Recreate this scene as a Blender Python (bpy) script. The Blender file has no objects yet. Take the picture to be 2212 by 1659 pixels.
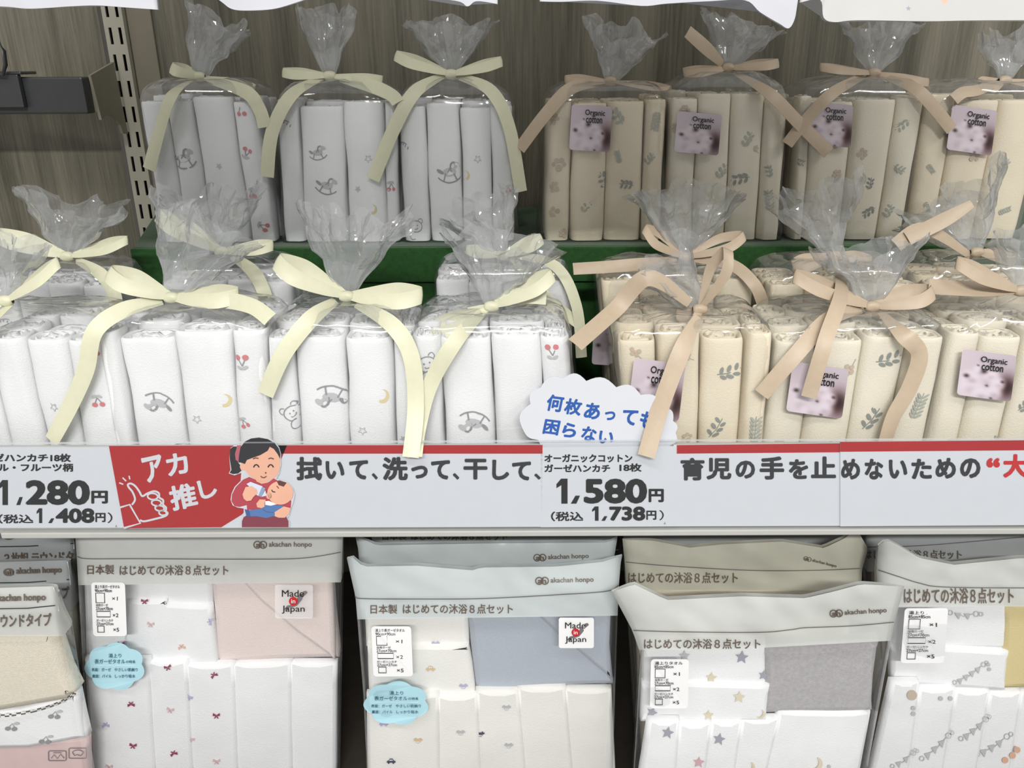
import bpy, math, random
from mathutils import Vector, Matrix, noise
S = bpy.context.scene
C = S.collection

# ------------------------------------------------------------------ camera
F = 1750.0                       # focal length in pixels of the 2212 px wide frame
CX, CY = 1106.0, 829.5
PITCH, ROLL = math.radians(21.7), math.radians(0.25)
CAM = Vector((0.0, -0.568, 1.277))
fwd = Vector((0, math.cos(PITCH), -math.sin(PITCH)))
up0 = Vector((0, math.sin(PITCH), math.cos(PITCH)))
rt0 = Vector((1, 0, 0))
upv = up0 * math.cos(ROLL) + rt0 * math.sin(ROLL)
rtv = rt0 * math.cos(ROLL) - up0 * math.sin(ROLL)
cd = bpy.data.cameras.new('camera'); cam = bpy.data.objects.new('camera', cd); C.objects.link(cam)
cd.sensor_width = 36.0; cd.lens = 36.0 * F / 2212.0; cd.clip_start = 0.01
m = Matrix((rtv, upv, -fwd)).transposed().to_4x4(); m.translation = CAM
cam.matrix_world = m
S.camera = cam

# ------------------------------------------------------------------ light
w = bpy.data.worlds.new('store'); S.world = w; w.use_nodes = True
bg = w.node_tree.nodes['Background']; bg.inputs[0].default_value = (1.0, 0.985, 0.96, 1); bg.inputs[1].default_value = 0.47

def strip_light(name, loc, sx, sy, power, aim):
    l = bpy.data.lights.new(name, 'AREA'); l.shape = 'RECTANGLE'; l.size = sx; l.size_y = sy; l.energy = power
    l.color = (1.0, 0.99, 0.97)
    o = bpy.data.objects.new(name, l); C.objects.link(o); o.location = loc
    d = Vector(aim) - Vector(loc); o.rotation_euler = d.to_track_quat('-Z', 'Y').to_euler()
strip_light('ceiling_lamp', (-0.40, -1.25, 2.75), 1.3, 0.10, 13, (0, 0.0, 0.9))
strip_light('ceiling_lamp.001', (1.35, -1.20, 2.75), 1.3, 0.10, 13, (0, 0.0, 0.9))
strip_light('ceiling_lamp.002', (0.1, -2.7, 2.75), 1.3, 0.10, 74, (0, 0.0, 0.9))
vs = S.view_settings
vs.view_transform = 'Standard'; vs.look = 'None'; vs.gamma = 1.0; vs.use_curve_mapping = False
vs.exposure = 0.0
S.cycles.use_denoising = True
S.cycles.transparent_max_bounces = 28
S.cycles.max_bounces = 7; S.cycles.diffuse_bounces = 3; S.cycles.glossy_bounces = 3; S.cycles.transmission_bounces = 4
S.cycles.caustics_reflective = False; S.cycles.caustics_refractive = False

# ------------------------------------------------------------------ pixel -> point at a horizontal distance D from the camera
def ray(px, py):
    return rtv * ((px - CX) / F) + upv * (-(py - CY) / F) + fwd
def W(px, py, D):
    r = ray(px, py); return CAM + r * (D / r.y)
def WX(px, py, X):
    r = ray(px, py); return CAM + r * ((X - CAM.x) / r.x)
def zat(py, D): return W(1106, py, D).z
def scale_at(px, py, D):         # metres per pixel there
    r = ray(px, py); return (D / r.y) / F

# ------------------------------------------------------------------ materials
def lin(c):
    return tuple(((v / 255.0) / 12.92 if v / 255.0 <= 0.04045 else ((v / 255.0 + 0.055) / 1.055) ** 2.4) for v in c)
MAT = {}
def new_mat(name):
    m = bpy.data.materials.new(name); m.use_nodes = True
    nt = m.node_tree; nt.nodes.clear()
    o = nt.nodes.new('ShaderNodeOutputMaterial')
    MAT[name] = m
    return m, nt, o
def nd(nt, t, **kw):
    n = nt.nodes.new(t)
    for k, v in kw.items():
        if isinstance(k, str) and hasattr(n, k): setattr(n, k, v)
    return n
def plain(name, rgb, rough=0.5, var=0.06, scale=60, bump=0.0, bscale=400, spec=0.5, metal=0.0, stretch=None, sheen=0.0, trans=0.0):
    m, nt, o = new_mat(name)
    b = nd(nt, 'ShaderNodeBsdfPrincipled')
    b.inputs['Roughness'].default_value = rough; b.inputs['Metallic'].default_value = metal
    b.inputs['Specular IOR Level'].default_value = spec
    if sheen: b.inputs['Sheen Weight'].default_value = sheen
    tc = nd(nt, 'ShaderNodeTexCoord'); mp = nd(nt, 'ShaderNodeMapping')
    nt.links.new(tc.outputs['Object'], mp.inputs['Vector'])
    if stretch: mp.inputs['Scale'].default_value = stretch
    n = nd(nt, 'ShaderNodeTexNoise'); n.inputs['Scale'].default_value = scale; n.inputs['Detail'].default_value = 4
    nt.links.new(mp.outputs[0], n.inputs['Vector'])
    cr = nd(nt, 'ShaderNodeValToRGB')
    c = lin(rgb)
    cr.color_ramp.elements[0].position = 0.3; cr.color_ramp.elements[1].position = 0.7
    cr.color_ramp.elements[0].color = tuple(v * (1 - var) for v in c) + (1,)
    cr.color_ramp.elements[1].color = tuple(min(1, v * (1 + var)) for v in c) + (1,)
    nt.links.new(n.outputs['Fac'], cr.inputs['Fac']); nt.links.new(cr.outputs[0], b.inputs['Base Color'])
    if bump:
        n2 = nd(nt, 'ShaderNodeTexNoise'); n2.inputs['Scale'].default_value = bscale; n2.inputs['Detail'].default_value = 3
        nt.links.new(tc.outputs['Object'], n2.inputs['Vector'])
        bp = nd(nt, 'ShaderNodeBump'); bp.inputs['Strength'].default_value = bump; bp.inputs['Distance'].default_value = 0.001
        nt.links.new(n2.outputs['Fac'], bp.inputs['Height']); nt.links.new(bp.outputs[0], b.inputs['Normal'])
    out = b.outputs[0]
    if trans:
        tr = nd(nt, 'ShaderNodeBsdfTransparent'); mx = nd(nt, 'ShaderNodeMixShader'); mx.inputs[0].default_value = trans
        nt.links.new(out, mx.inputs[1]); nt.links.new(tr.outputs[0], mx.inputs[2]); out = mx.outputs[0]
    nt.links.new(out, o.inputs['Surface'])
    return m
def film(name, haze=0.05, tint=(0.985, 0.99, 0.99), rough=0.07, bump=0.5, scale=45.0, gloss=1.0):
    m, nt, o = new_mat(name)
    tc = nd(nt, 'ShaderNodeTexCoord')
    n1 = nd(nt, 'ShaderNodeTexNoise'); n1.noise_type = 'RIDGED_MULTIFRACTAL'
    n1.inputs['Scale'].default_value = scale; n1.inputs['Detail'].default_value = 3
    nt.links.new(tc.outputs['Object'], n1.inputs['Vector'])
    bp = nd(nt, 'ShaderNodeBump'); bp.inputs['Strength'].default_value = bump; bp.inputs['Distance'].default_value = 0.0015
    nt.links.new(n1.outputs['Fac'], bp.inputs['Height'])
    fr = nd(nt, 'ShaderNodeLayerWeight'); fr.inputs['Blend'].default_value = 0.5; nt.links.new(bp.outputs[0], fr.inputs['Normal'])
    pw = nd(nt, 'ShaderNodeMath'); pw.operation = 'POWER'; pw.inputs[1].default_value = 4.0; nt.links.new(fr.outputs['Facing'], pw.inputs[0])
    ml = nd(nt, 'ShaderNodeMath'); ml.operation = 'MULTIPLY_ADD'; ml.inputs[1].default_value = 0.5 * gloss; ml.inputs[2].default_value = 0.045 * gloss; ml.use_clamp = True
    nt.links.new(pw.outputs[0], ml.inputs[0])
    tr = nd(nt, 'ShaderNodeBsdfTransparent'); tr.inputs[0].default_value = tint + (1,)
    gl = nd(nt, 'ShaderNodeBsdfGlossy'); gl.inputs['Roughness'].default_value = rough; nt.links.new(bp.outputs[0], gl.inputs['Normal'])
    m1 = nd(nt, 'ShaderNodeMixShader')
    nt.links.new(ml.outputs[0], m1.inputs[0]); nt.links.new(tr.outputs[0], m1.inputs[1]); nt.links.new(gl.outputs[0], m1.inputs[2])
    df = nd(nt, 'ShaderNodeBsdfDiffuse'); df.inputs[0].default_value = (0.9, 0.92, 0.94, 1)
    tl = nd(nt, 'ShaderNodeBsdfTranslucent'); tl.inputs[0].default_value = (0.9, 0.92, 0.94, 1)
    m2 = nd(nt, 'ShaderNodeMixShader'); m2.inputs[0].default_value = 0.5
    nt.links.new(df.outputs[0], m2.inputs[1]); nt.links.new(tl.outputs[0], m2.inputs[2])
    m3 = nd(nt, 'ShaderNodeMixShader'); m3.inputs[0].default_value = haze
    nt.links.new(m1.outputs[0], m3.inputs[1]); nt.links.new(m2.outputs[0], m3.inputs[2])
    nt.links.new(m3.outputs[0], o.inputs['Surface'])
    return m
def wood(name, a, b_):
    m, nt, o = new_mat(name)
    b = nd(nt, 'ShaderNodeBsdfPrincipled'); b.inputs['Roughness'].default_value = 0.42
    tc = nd(nt, 'ShaderNodeTexCoord'); mp = nd(nt, 'ShaderNodeMapping'); mp.inputs['Scale'].default_value = (1, 1, 0.035)
    nt.links.new(tc.outputs['Object'], mp.inputs['Vector'])
    n = nd(nt, 'ShaderNodeTexNoise'); n.inputs['Scale'].default_value = 330; n.inputs['Detail'].default_value = 6; n.inputs['Roughness'].default_value = 0.7
    nt.links.new(mp.outputs[0], n.inputs['Vector'])
    n2 = nd(nt, 'ShaderNodeTexNoise'); n2.inputs['Scale'].default_value = 35; n2.inputs['Detail'].default_value = 2
    nt.links.new(mp.outputs[0], n2.inputs['Vector'])
    mx = nd(nt, 'ShaderNodeMath'); mx.operation = 'ADD'; nt.links.new(n.outputs['Fac'], mx.inputs[0]); nt.links.new(n2.outputs['Fac'], mx.inputs[1])
    cr = nd(nt, 'ShaderNodeValToRGB'); cr.color_ramp.elements[0].position = 0.36; cr.color_ramp.elements[1].position = 0.62
    hv = nd(nt, 'ShaderNodeMath'); hv.operation = 'MULTIPLY'; hv.inputs[1].default_value = 0.5; nt.links.new(mx.outputs[0], hv.inputs[0])
    cr.color_ramp.elements[0].color = lin(a) + (1,); cr.color_ramp.elements[1].color = lin(b_) + (1,)
    nt.links.new(hv.outputs[0], cr.inputs['Fac']); nt.links.new(cr.outputs[0], b.inputs['Base Color'])
    bp = nd(nt, 'ShaderNodeBump'); bp.inputs['Strength'].default_value = 0.25; bp.inputs['Distance'].default_value = 0.001
    nt.links.new(n.outputs['Fac'], bp.inputs['Height']); nt.links.new(bp.outputs[0], b.inputs['Normal'])
    nt.links.new(b.outputs[0], o.inputs['Surface'])

wood('grey_wood', (72, 69, 57), (120, 115, 100))
plain('frame_grey', (118, 112, 96), 0.5, 0.03)
plain('metal_cream', (158, 154, 140), 0.42, 0.03)
plain('slot_shade', (14, 12, 10), 0.8, 0.0)
plain('dark_steel', (64, 66, 66), 0.35, 0.05, metal=0.3)
plain('bracket_grey', (134, 129, 112), 0.5, 0.03)
plain('green_felt', (20, 68, 15), 0.9, 0.25, 300, 0.5, 900, sheen=0.2)
plain('shelf_white', (180, 180, 175), 0.4, 0.02)
plain('shelf_dark', (60, 54, 47), 0.7, 0.1)
plain('gauze_white', (240, 240, 241), 0.85, 0.035, 22, 0.35, 900, spec=0.2)
plain('gauze_cream', (230, 218, 194), 0.85, 0.035, 22, 0.35, 900, spec=0.2)
plain('gauze_warm', (240, 238, 233), 0.85, 0.03, 22, 0.35, 900, spec=0.2)
plain('gauze_ivory', (233, 225, 206), 0.85, 0.035, 22, 0.35, 900, spec=0.2)
plain('pink_terry', (234, 218, 213), 0.9, 0.04, 900, 0.6, 1500, spec=0.1, sheen=0.3)
plain('blue_terry', (180, 187, 198), 0.9, 0.04, 900, 0.6, 1500, spec=0.1, sheen=0.3)
plain('grey_terry', (178, 174, 176), 0.95, 0.10, 300, 0.9, 1200, spec=0.1, sheen=0.4)
plain('yellow_terry', (222, 204, 150), 0.9, 0.04, 900, 0.6, 1500, spec=0.1)
plain('beige_terry', (230, 221, 203), 0.9, 0.05, 500, 0.7, 1200, spec=0.1)
plain('yellow_satin', (214, 213, 185), 0.42, 0.02, 200, 0.15, 1800, spec=0.4)
plain('beige_satin', (188, 170, 147), 0.42, 0.03, 200, 0.15, 1800, spec=0.4)
plain('paper', (205, 207, 213), 0.45, 0.01)
plain('card_grey', (206, 205, 202), 0.5, 0.01)
plain('red', (168, 34, 38), 0.4, 0.02)
plain('ink_black', (18, 19, 20), 0.5, 0.0)
plain('ink_grey', (42, 43, 46), 0.5, 0.0)
plain('ink_brown', (104, 92, 82), 0.5, 0.0)
plain('ink_blue', (36, 84, 160), 0.5, 0.02)
plain('ink_teal', (58, 104, 124), 0.5, 0.0)
plain('ink_red', (190, 36, 40), 0.5, 0.0)
plain('label_blue', (178, 220, 232), 0.4, 0.02)
plain('label_white', (240, 240, 240), 0.4, 0.01)
plain('label_clear', (240, 238, 238), 0.4, 0.01, trans=0.55)
plain('mauve', (206, 188, 198), 0.4, 0.04, 40)
plain('cotton_white', (226, 210, 220), 0.5, 0.05, 90)
plain('cotton_shade', (150, 118, 126), 0.5, 0.1, 90)
plain('cotton_brown', (74, 46, 46), 0.5, 0.1, 90)
plain('header_print', (206, 208, 204), 0.15, 0.02, 60, 0.5, 32, trans=0.22)
plain('header_blue', (204, 212, 212), 0.15, 0.02, 60, 0.5, 32, trans=0.2)
plain('header_shaded', (168, 172, 172), 0.15, 0.02, 60, 0.5, 32, trans=0.12)  # darker copy of header_print, shade painted in for packs further back
plain('header_sand', (196, 194, 178), 0.15, 0.02, 60, 0.5, 32, trans=0.2)
for n_, c_ in dict(skin=(226, 172, 146), hair=(42, 42, 46), brown=(96, 62, 58), jumper=(176, 66, 78), skirt=(128, 58, 72),
                   scrunchie=(176, 92, 106), denim=(82, 118, 172), denim_dark=(58, 92, 150), bottle=(206, 212, 228), band=(140, 156, 184),
                   cherry=(210, 122, 124), grey_print=(192, 192, 194), dark_print=(146, 146, 150), moon=(226, 208, 160), leaf=(168, 172, 160),
                   leaf_dark=(138, 142, 136), twig=(196, 180, 160), peach=(224, 178, 152), bow_red=(146, 46, 80), bow_pink=(222, 188, 190),
                   bow_orange=(226, 184, 160), lavender=(184, 180, 214), navy=(62, 60, 88), star_grey=(160, 160, 172), star_beige=(222, 212, 184),
                   star_pink=(212, 172, 178), car_orange=(222, 194, 154), pink_base=(222, 196, 194), line=(96, 94, 92), map_grey=(120, 112, 116), check=(84, 74, 62)).items():
    plain(n_, c_, 0.6, 0.03)
m_, nt_, o_ = new_mat('cotton_photo'); b_ = nd(nt_, 'ShaderNodeBsdfPrincipled'); b_.inputs['Roughness'].default_value = .4
at_ = nd(nt_, 'ShaderNodeAttribute'); at_.attribute_name = 'print'; nt_.links.new(at_.outputs['Color'], b_.inputs['Base Color']); nt_.links.new(b_.outputs[0], o_.inputs['Surface'])
film('cellophane', haze=0.045, bump=0.8, scale=42, rough=0.10, gloss=1.5)
film('cellophane_crown', haze=0.25, bump=0.9, scale=70, rough=0.06, gloss=3.6)
film('cellophane_twist', haze=0.36, bump=0.9, scale=70, rough=0.07, gloss=3.2)
film('cellophane_gather', haze=0.085, bump=1.0, scale=60, rough=0.07, gloss=2.6)
film('pouch_film', haze=0.02, bump=0.35, scale=14, rough=0.08, gloss=1.3)
film('rail_cover', haze=0.015, bump=0.0, rough=0.05, gloss=0.25)
film('clear_edge', haze=0.35, bump=0.0, rough=0.15, gloss=1.0)

# ------------------------------------------------------------------ mesh builder
class MB:
    def __init__(s): s.v = []; s.f = []; s.m = []; s.mats = []
    def mi(s, mat):
        if mat not in s.mats: s.mats.append(mat)
        return s.mats.index(mat)
    def add(s, verts, faces, mat):
        b = len(s.v); s.v.extend(Vector(v) for v in verts); k = s.mi(mat)
        for f in faces: s.f.append(tuple(b + i for i in f)); s.m.append(k)
    def grid(s, rows, mat, closed=False, matf=None):
        n = len(rows[0]); b = len(s.v)
        for r in rows: s.v.extend(Vector(v) for v in r)
        for j in range(len(rows) - 1):
            k = s.mi(matf(j) if matf else mat)
            for i in range(n if closed else n - 1):
                i2 = (i + 1) % n
                s.f.append((b + j * n + i, b + j * n + i2, b + (j + 1) * n + i2, b + (j + 1) * n + i)); s.m.append(k)
    def box(s, lo, hi, mat):
        x0, y0, z0 = lo; x1, y1, z1 = hi
        s.add([(x0, y0, z0), (x1, y0, z0), (x1, y1, z0), (x0, y1, z0), (x0, y0, z1), (x1, y0, z1), (x1, y1, z1), (x0, y1, z1)],
              [(0, 3, 2, 1), (4, 5, 6, 7), (0, 1, 5, 4), (1, 2, 6, 5), (2, 3, 7, 6), (3, 0, 4, 7)], mat)
    def tube(s, pts, r, mat, n=10):
        rows = []
        for i, p in enumerate(pts):
            t = (Vector(pts[min(i + 1, len(pts) - 1)]) - Vector(pts[max(i - 1, 0)])).normalized()
            a = t.orthogonal().normalized(); b = t.cross(a)
            rows.append([Vector(p) + (a * math.cos(k * 2 * math.pi / n) + b * math.sin(k * 2 * math.pi / n)) * r for k in range(n)])
        s.grid(rows, mat, closed=True)
        s.add(rows[0], [tuple(range(n))[::-1]], mat); s.add(rows[-1], [tuple(range(n))], mat)
    def build(s, name, parent=None, smooth=True, bevel=0.0, origin=None):
        o0 = Vector(parent['_o']) if parent is not None and '_o' in parent.keys() else None
        if parent is None:
            if origin is None:
                xs = [v.x for v in s.v]; ys = [v.y for v in s.v]; zs = [v.z for v in s.v]
                origin = Vector(((min(xs) + max(xs)) / 2, (min(ys) + max(ys)) / 2, min(zs)))
            o0 = Vector(origin)
        me = bpy.data.meshes.new(name)
        me.from_pydata([tuple(v - o0) for v in s.v], [], s.f)
        for k in s.mats: me.materials.append(MAT[k])
        me.polygons.foreach_set('material_index', s.m)
        if smooth: me.polygons.foreach_set('use_smooth', [True] * len(me.polygons))
        me.update()
        o = bpy.data.objects.new(name, me); C.objects.link(o)
        if parent is None: o.location = o0
        else: o.parent = parent
        o['_o'] = tuple(o0)
        if bevel:
            bm = o.modifiers.new('bevel', 'BEVEL'); bm.width = bevel; bm.segments = 2; bm.limit_method = 'ANGLE'
        return o
def tag(o, label=None, cat=None, group=None, kind=None):
    if label: o['label'] = label
    if cat: o['category'] = cat
    if group: o['group'] = group
    if kind: o['kind'] = kind
    return o
def thing(name, loc, label, cat, group=None):
    o = bpy.data.objects.new(name, None); C.objects.link(o); o.location = loc; o['_o'] = tuple(loc); o.empty_display_size = 0.02
    return tag(o, label, cat, group)

# flat drawing on a surface that is given as a pixel -> point function
_tc = {}
def text_mesh(s, bold):
    k = (s, bold)
    if k not in _tc:
        c = bpy.data.curves.new('t', 'FONT'); c.body = s; c.size = 1; c.resolution_u = 3
        o = bpy.data.objects.new('t', c); me = o.to_mesh()
        vs_ = [(v.co.x, v.co.y) for v in me.vertices]; fs = [tuple(p.vertices) for p in me.polygons]
        o.to_mesh_clear(); bpy.data.objects.remove(o); bpy.data.curves.remove(c)
        if bold:                                   # heavier strokes: the glyph swept round a small circle
            v0, f0 = vs_, fs; ns_ = 8 if bold > .02 else 4; vs_, fs = list(v0), list(f0)
            for k_ in range(ns_):
                dx, dy = bold * math.cos(2 * math.pi * k_ / ns_ + .4), bold * math.sin(2 * math.pi * k_ / ns_ + .4); b0 = len(vs_)
                vs_ += [(x + dx, y + dy) for x, y in v0]; fs += [tuple(i + b0 for i in f) for f in f0]
        _tc[k] = (vs_, fs)
    return _tc[k]
class Draw:
    def __init__(s, mb, fn): s.mb = mb; s.fn = fn; s.k = 0
    def up(s): s.k += 1; return s.k
    def poly(s, pts, mat, lift=1):
        s.mb.add([s.fn(x, y, lift) for x, y in pts], [tuple(range(len(pts)))], mat)
    def circle(s, cx, cy, rx, ry, mat, lift=1, n=20, rot=0):
        c, q = math.cos(rot), math.sin(rot)
        s.poly([(cx + rx * math.cos(a) * c - ry * math.sin(a) * q, cy + rx * math.cos(a) * q + ry * math.sin(a) * c) for a in [2 * math.pi * i / n for i in range(n)]], mat, lift)
    def stroke(s, pts, wd, mat, lift=1, closed=False):
        n = len(pts); L = []; R = []
        for i in range(n):
            a = pts[(i - 1) % n] if closed else pts[max(i - 1, 0)]; b = pts[(i + 1) % n] if closed else pts[min(i + 1, n - 1)]
            dx, dy = b[0] - a[0], b[1] - a[1]; l = math.hypot(dx, dy) or 1
            nx, ny = -dy / l * wd / 2, dx / l * wd / 2
            L.append(s.fn(pts[i][0] + nx, pts[i][1] + ny, lift)); R.append(s.fn(pts[i][0] - nx, pts[i][1] - ny, lift))
        k = n if closed else n - 1
        s.mb.add(L + R, [(i, (i + 1) % n, n + (i + 1) % n, n + i) for i in range(k)], mat)
    def text(s, st, x0, y0, x1, y1, mat, bold=0.0, rot=0.0, lift=1, shear=0.0):
        vs_, fs = text_mesh(st, bold)
        a0 = min(v[0] for v in vs_); a1 = max(v[0] for v in vs_); b0 = min(v[1] for v in vs_); b1 = max(v[1] for v in vs_)
        c, q = math.cos(rot), math.sin(rot); out = []; n1 = max(1, len(text_mesh(st, 0.0)[0]))
        for i, (tx, ty) in enumerate(vs_):
            u = (tx - a0) / (a1 - a0) * (x1 - x0); v = (b1 - ty) / (b1 - b0) * (y1 - y0)
            u += shear * ((y1 - y0) - v)
            out.append(s.fn(x0 + u * c - v * q, y0 + u * q + v * c, lift + .12 * (i // n1)))
        s.mb.add(out, fs, mat)
def flat(D, eps=0.00025):
    return lambda x, y, l: W(x, y, D - eps * l)
def rrect(x0, y0, x1, y1, r, n=5):
    P = []
    for cx, cy, a0 in ((x1 - r, y0 + r, -90), (x1 - r, y1 - r, 0), (x0 + r, y1 - r, 90), (x0 + r, y0 + r, 180)):
        for i in range(n): a = math.radians(a0 + 90 * i / (n - 1)); P.append((cx + r * math.cos(a), cy + r * math.sin(a)))
    return P
def scallop(cx, cy, rx, ry, n=9, amp=0.09, seed=0, m=90):
    P = []
    for i in range(m):
        a = 2 * math.pi * i / m; k = abs(math.sin(n * a / 2 + seed)); r = 1 - amp + amp * 1.6 * k
        P.append((cx + rx * r * math.cos(a), cy + ry * r * math.sin(a)))
    return P
def star(cx, cy, r, rot=0.0):
    return [(cx + r * (1 if i % 2 == 0 else 0.45) * math.sin(rot + i * math.pi / 5), cy - r * (1 if i % 2 == 0 else 0.45) * math.cos(rot + i * math.pi / 5)) for i in range(10)]
def catmull(P, n=8):
    out = []
    for i in range(len(P) - 1):
        a, b, c, d = P[max(i - 1, 0)], P[i], P[i + 1], P[min(i + 2, len(P) - 1)]
        for k in range(n):
            t = k / n
            out.append(tuple(0.5 * (2 * b[j] + (c[j] - a[j]) * t + (2 * a[j] - 5 * b[j] + 4 * c[j] - d[j]) * t * t + (3 * b[j] - a[j] - 3 * c[j] + d[j]) * t ** 3) for j in range(len(b))))
    out.append(tuple(P[-1])); return out

# ------------------------------------------------------------------ the setting
DW = 1.012                                     # distance of the back wall
yw = DW + CAM.y
b = MB(); b.box((-0.436, yw, 0.35), (1.05, yw + 0.012, 2.1), 'grey_wood'); tag(b.build('wall_back', smooth=False), kind='structure')
b = MB(); b.box((-1.3, yw + 0.002, 0.35), (-0.470, yw + 0.014, 2.1), 'grey_wood'); tag(b.build('wall_back_left', smooth=False), kind='structure')
XR = W(333, 60, DW).x
b = MB(); b.box((-0.4355, yw - 0.004, 0.35), (XR, yw + 0.001, 2.1), 'frame_grey'); tag(b.build('trim_1', smooth=False, bevel=0.001), kind='structure')

# slotted upright: the face is built around real slot openings
def upright():
    x0, x1 = W(218, 20, DW - 0.012).x, W(262, 20, DW - 0.012).x
    y0 = yw - 0.012; wv = x1 - x0
    cols = [x0, x0 + 0.20 * wv, x0 + 0.35 * wv, x0 + 0.68 * wv, x0 + 0.83 * wv, x1]
    r = thing('slotted_upright', ((x0 + x1) / 2, y0, 0.35), 'cream slotted steel upright with two columns of black slots', 'upright')
    b = MB(); z = 0.36; pitch = zat(60, DW) - zat(117.5, DW); za = zat(92, DW - 0.012)
    z = za - int((za - 0.36) / pitch) * pitch
    last = 0.35
    while z < 2.05:
        top = z + pitch * 0.62
        for i in range(5):
            b.box((cols[i], y0, last), (cols[i + 1], y0 + 0.0015, z), 'metal_cream')
            if i in (0, 2, 4): b.box((cols[i], y0, z), (cols[i + 1], y0 + 0.0015, top), 'metal_cream')
        last = top; z += pitch
    b.box((x0, y0 + 0.0015, 0.35), (x0 + 0.0015, yw, 2.1), 'metal_cream'); b.box((x1 - 0.0015, y0 + 0.0015, 0.35), (x1, yw, 2.1), 'metal_cream')
    b.build('face_plate', r, smooth=False)
    b = MB(); b.box((x0 + 0.002, y0 + 0.009, 0.35), (x1 - 0.002, y0 + 0.0115, 2.1), 'slot_shade'); b.build('shade_backing', r, smooth=False)  # near-black sheet paints the shade inside the slots
upright()

# bracket and dark display bar of the neighbouring bay
XB = -0.4495
r = thing('display_bar', W(100, 200, 0.86), 'dark steel display bar held by a cream bracket on the upright', 'rail')
b = MB(); A = W(202, 246, 0.915); T = W(202, 166, 0.915)
b.box((-1.3, A.y, A.z), (XB - 0.0035, A.y + 0.018, T.z), 'dark_steel'); b.build('bar', r, smooth=False, bevel=0.002)
b = MB(); prof = [(196, 163), (246, 134), (258, 200), (277, 289), (266, 288), (260, 270), (253, 260), (245, 251), (235, 248), (226, 252), (220, 259)]
P0 = [WX(x, y, XB) for x, y in prof]; P1 = [p - Vector((0.003, 0, 0)) for p in P0]; n = len(prof)
b.add(P0 + P1, [tuple(range(n)), tuple(range(2 * n - 1, n - 1, -1))] + [(i, n + i, n + (i + 1) % n, (i + 1) % n) for i in range(n)], 'bracket_grey')
b.build('bracket', r, smooth=False)
r = thing('hook_clip', W(10, 190, 0.85), 'dark hook clip with a bent wire riding on the display bar', 'hook')
b = MB(); a0 = W(-60, 233, 0.908); a1 = W(38, 161, 0.908)
b.box((a0.x, a0.y - 0.001, a0.z), (a1.x, a0.y + 0.006, a1.z), 'dark_steel'); b.box((a0.x, a0.y - 0.001, a1.z), (a1.x + 0.004, a0.y + 0.03, a1.z + 0.003), 'dark_steel'); b.build('clip_plate', r, smooth=False, bevel=0.001)
b = MB(); b.tube([W(x, y, 0.90) for x, y in [(-20, 158), (6, 160), (12, 140), (8, 110), (-4, 88), (-30, 80)]], 0.0022, 'dark_steel'); b.build('wire', r)

# shelf: board, label rail, lip, clear cover
DR = 0.5665
zt, zb = zat(964, DR), zat(1141, DR)
r = thing('display_shelf', (0, 0.2, 0.92), 'white display shelf with a clear label rail along its front edge', 'shelf')
b = MB(); b.box((-0.465, 0.004, 0.919), (0.75, yw - 0.003, 0.937), 'shelf_white'); b.build('shelf_board', r, smooth=False, bevel=0.001)
b = MB(); b.box((-0.465, 0.0, zb), (0.75, 0.004, zt), 'shelf_white'); b.build('label_rail', r, smooth=False)
b = MB(); zl = zat(1153, DR); b.box((W(8, 1150, DR).x, -0.006, zl), (0.75, 0.004, zb), 'shelf_white'); b.build('lip', r, smooth=False, bevel=0.001)
b = MB(); zc = zat(952, DR - 0.004); b.box((-0.46, -0.0055, zb), (0.75, -0.005, zc), 'rail_cover'); b.box((-0.46, -0.0056, zc - 0.0012), (0.75, -0.0043, zc), 'clear_edge'); tag(b.build('rail_cover', r, smooth=False), 'clear plastic rail cover')
r2 = thing('neighbour_shelf', (-0.95, 0.2, 0.92), 'short white shelf end showing behind the leftmost price card', 'shelf')
b = MB(); b.box((-1.0, 0.0, 0.919), (-0.47, 0.42, 0.937), 'shelf_white'); b.build('shelf_board', r2, smooth=False)
b = MB(); b.box((-1.0, -0.0005, zb), (-0.47, 0.0035, zt), 'shelf_white'); b.build('label_rail', r2, smooth=False)
b = MB(); b.box((-1.3, -0.12, 0.560), (1.05, yw - 0.003, 0.578), 'shelf_dark'); tag(b.build('lower_shelf', smooth=False), 'dark lower shelf board the flat towel packs stand on', 'shelf')

# green felt risers
ZR = 1.112
b = MB(); fl = W(272, 545, 0.758); bl_ = W(333, 452, 0.985)
top = [Vector((fl.x, 0.205, ZR)), Vector((bl_.x, yw - 0.014, ZR)), Vector((0.62, yw - 0.014, ZR)), Vector((0.62, 0.205, ZR))]
n = 4; low = [Vector((v.x, v.y, 0.937)) for v in top]
b.add(top + low, [(0, 1, 2, 3), (7, 6, 5, 4)] + [(i, 4 + i, 4 + (i + 1) % 4, (i + 1) % 4) for i in range(4)], 'green_felt')
zf = ZR - 0.034
b.box((fl.x - 0.001, 0.2, zf), (0.62, 0.2052, ZR), 'green_felt')
tag(b.build('display_riser', smooth=False, bevel=0.0015), 'green felt riser under the back row of bags', 'riser')
b = MB(); b.box((-0.47, 0.118, 0.937), (0.62, 0.199, 0.957), 'green_felt'); tag(b.build('display_step', smooth=False, bevel=0.0015), 'low green felt step in front of the tall riser', 'riser')

# ------------------------------------------------------------------ gift bags of rolled handkerchiefs
NF = Vector((0, -0.93, 0.37)).normalized()
def sup(a, n):
    c, q = math.cos(a), math.sin(a)
    return (math.copysign(abs(c) ** (2 / n), c), math.copysign(abs(q) ** (2 / n), q))

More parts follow.
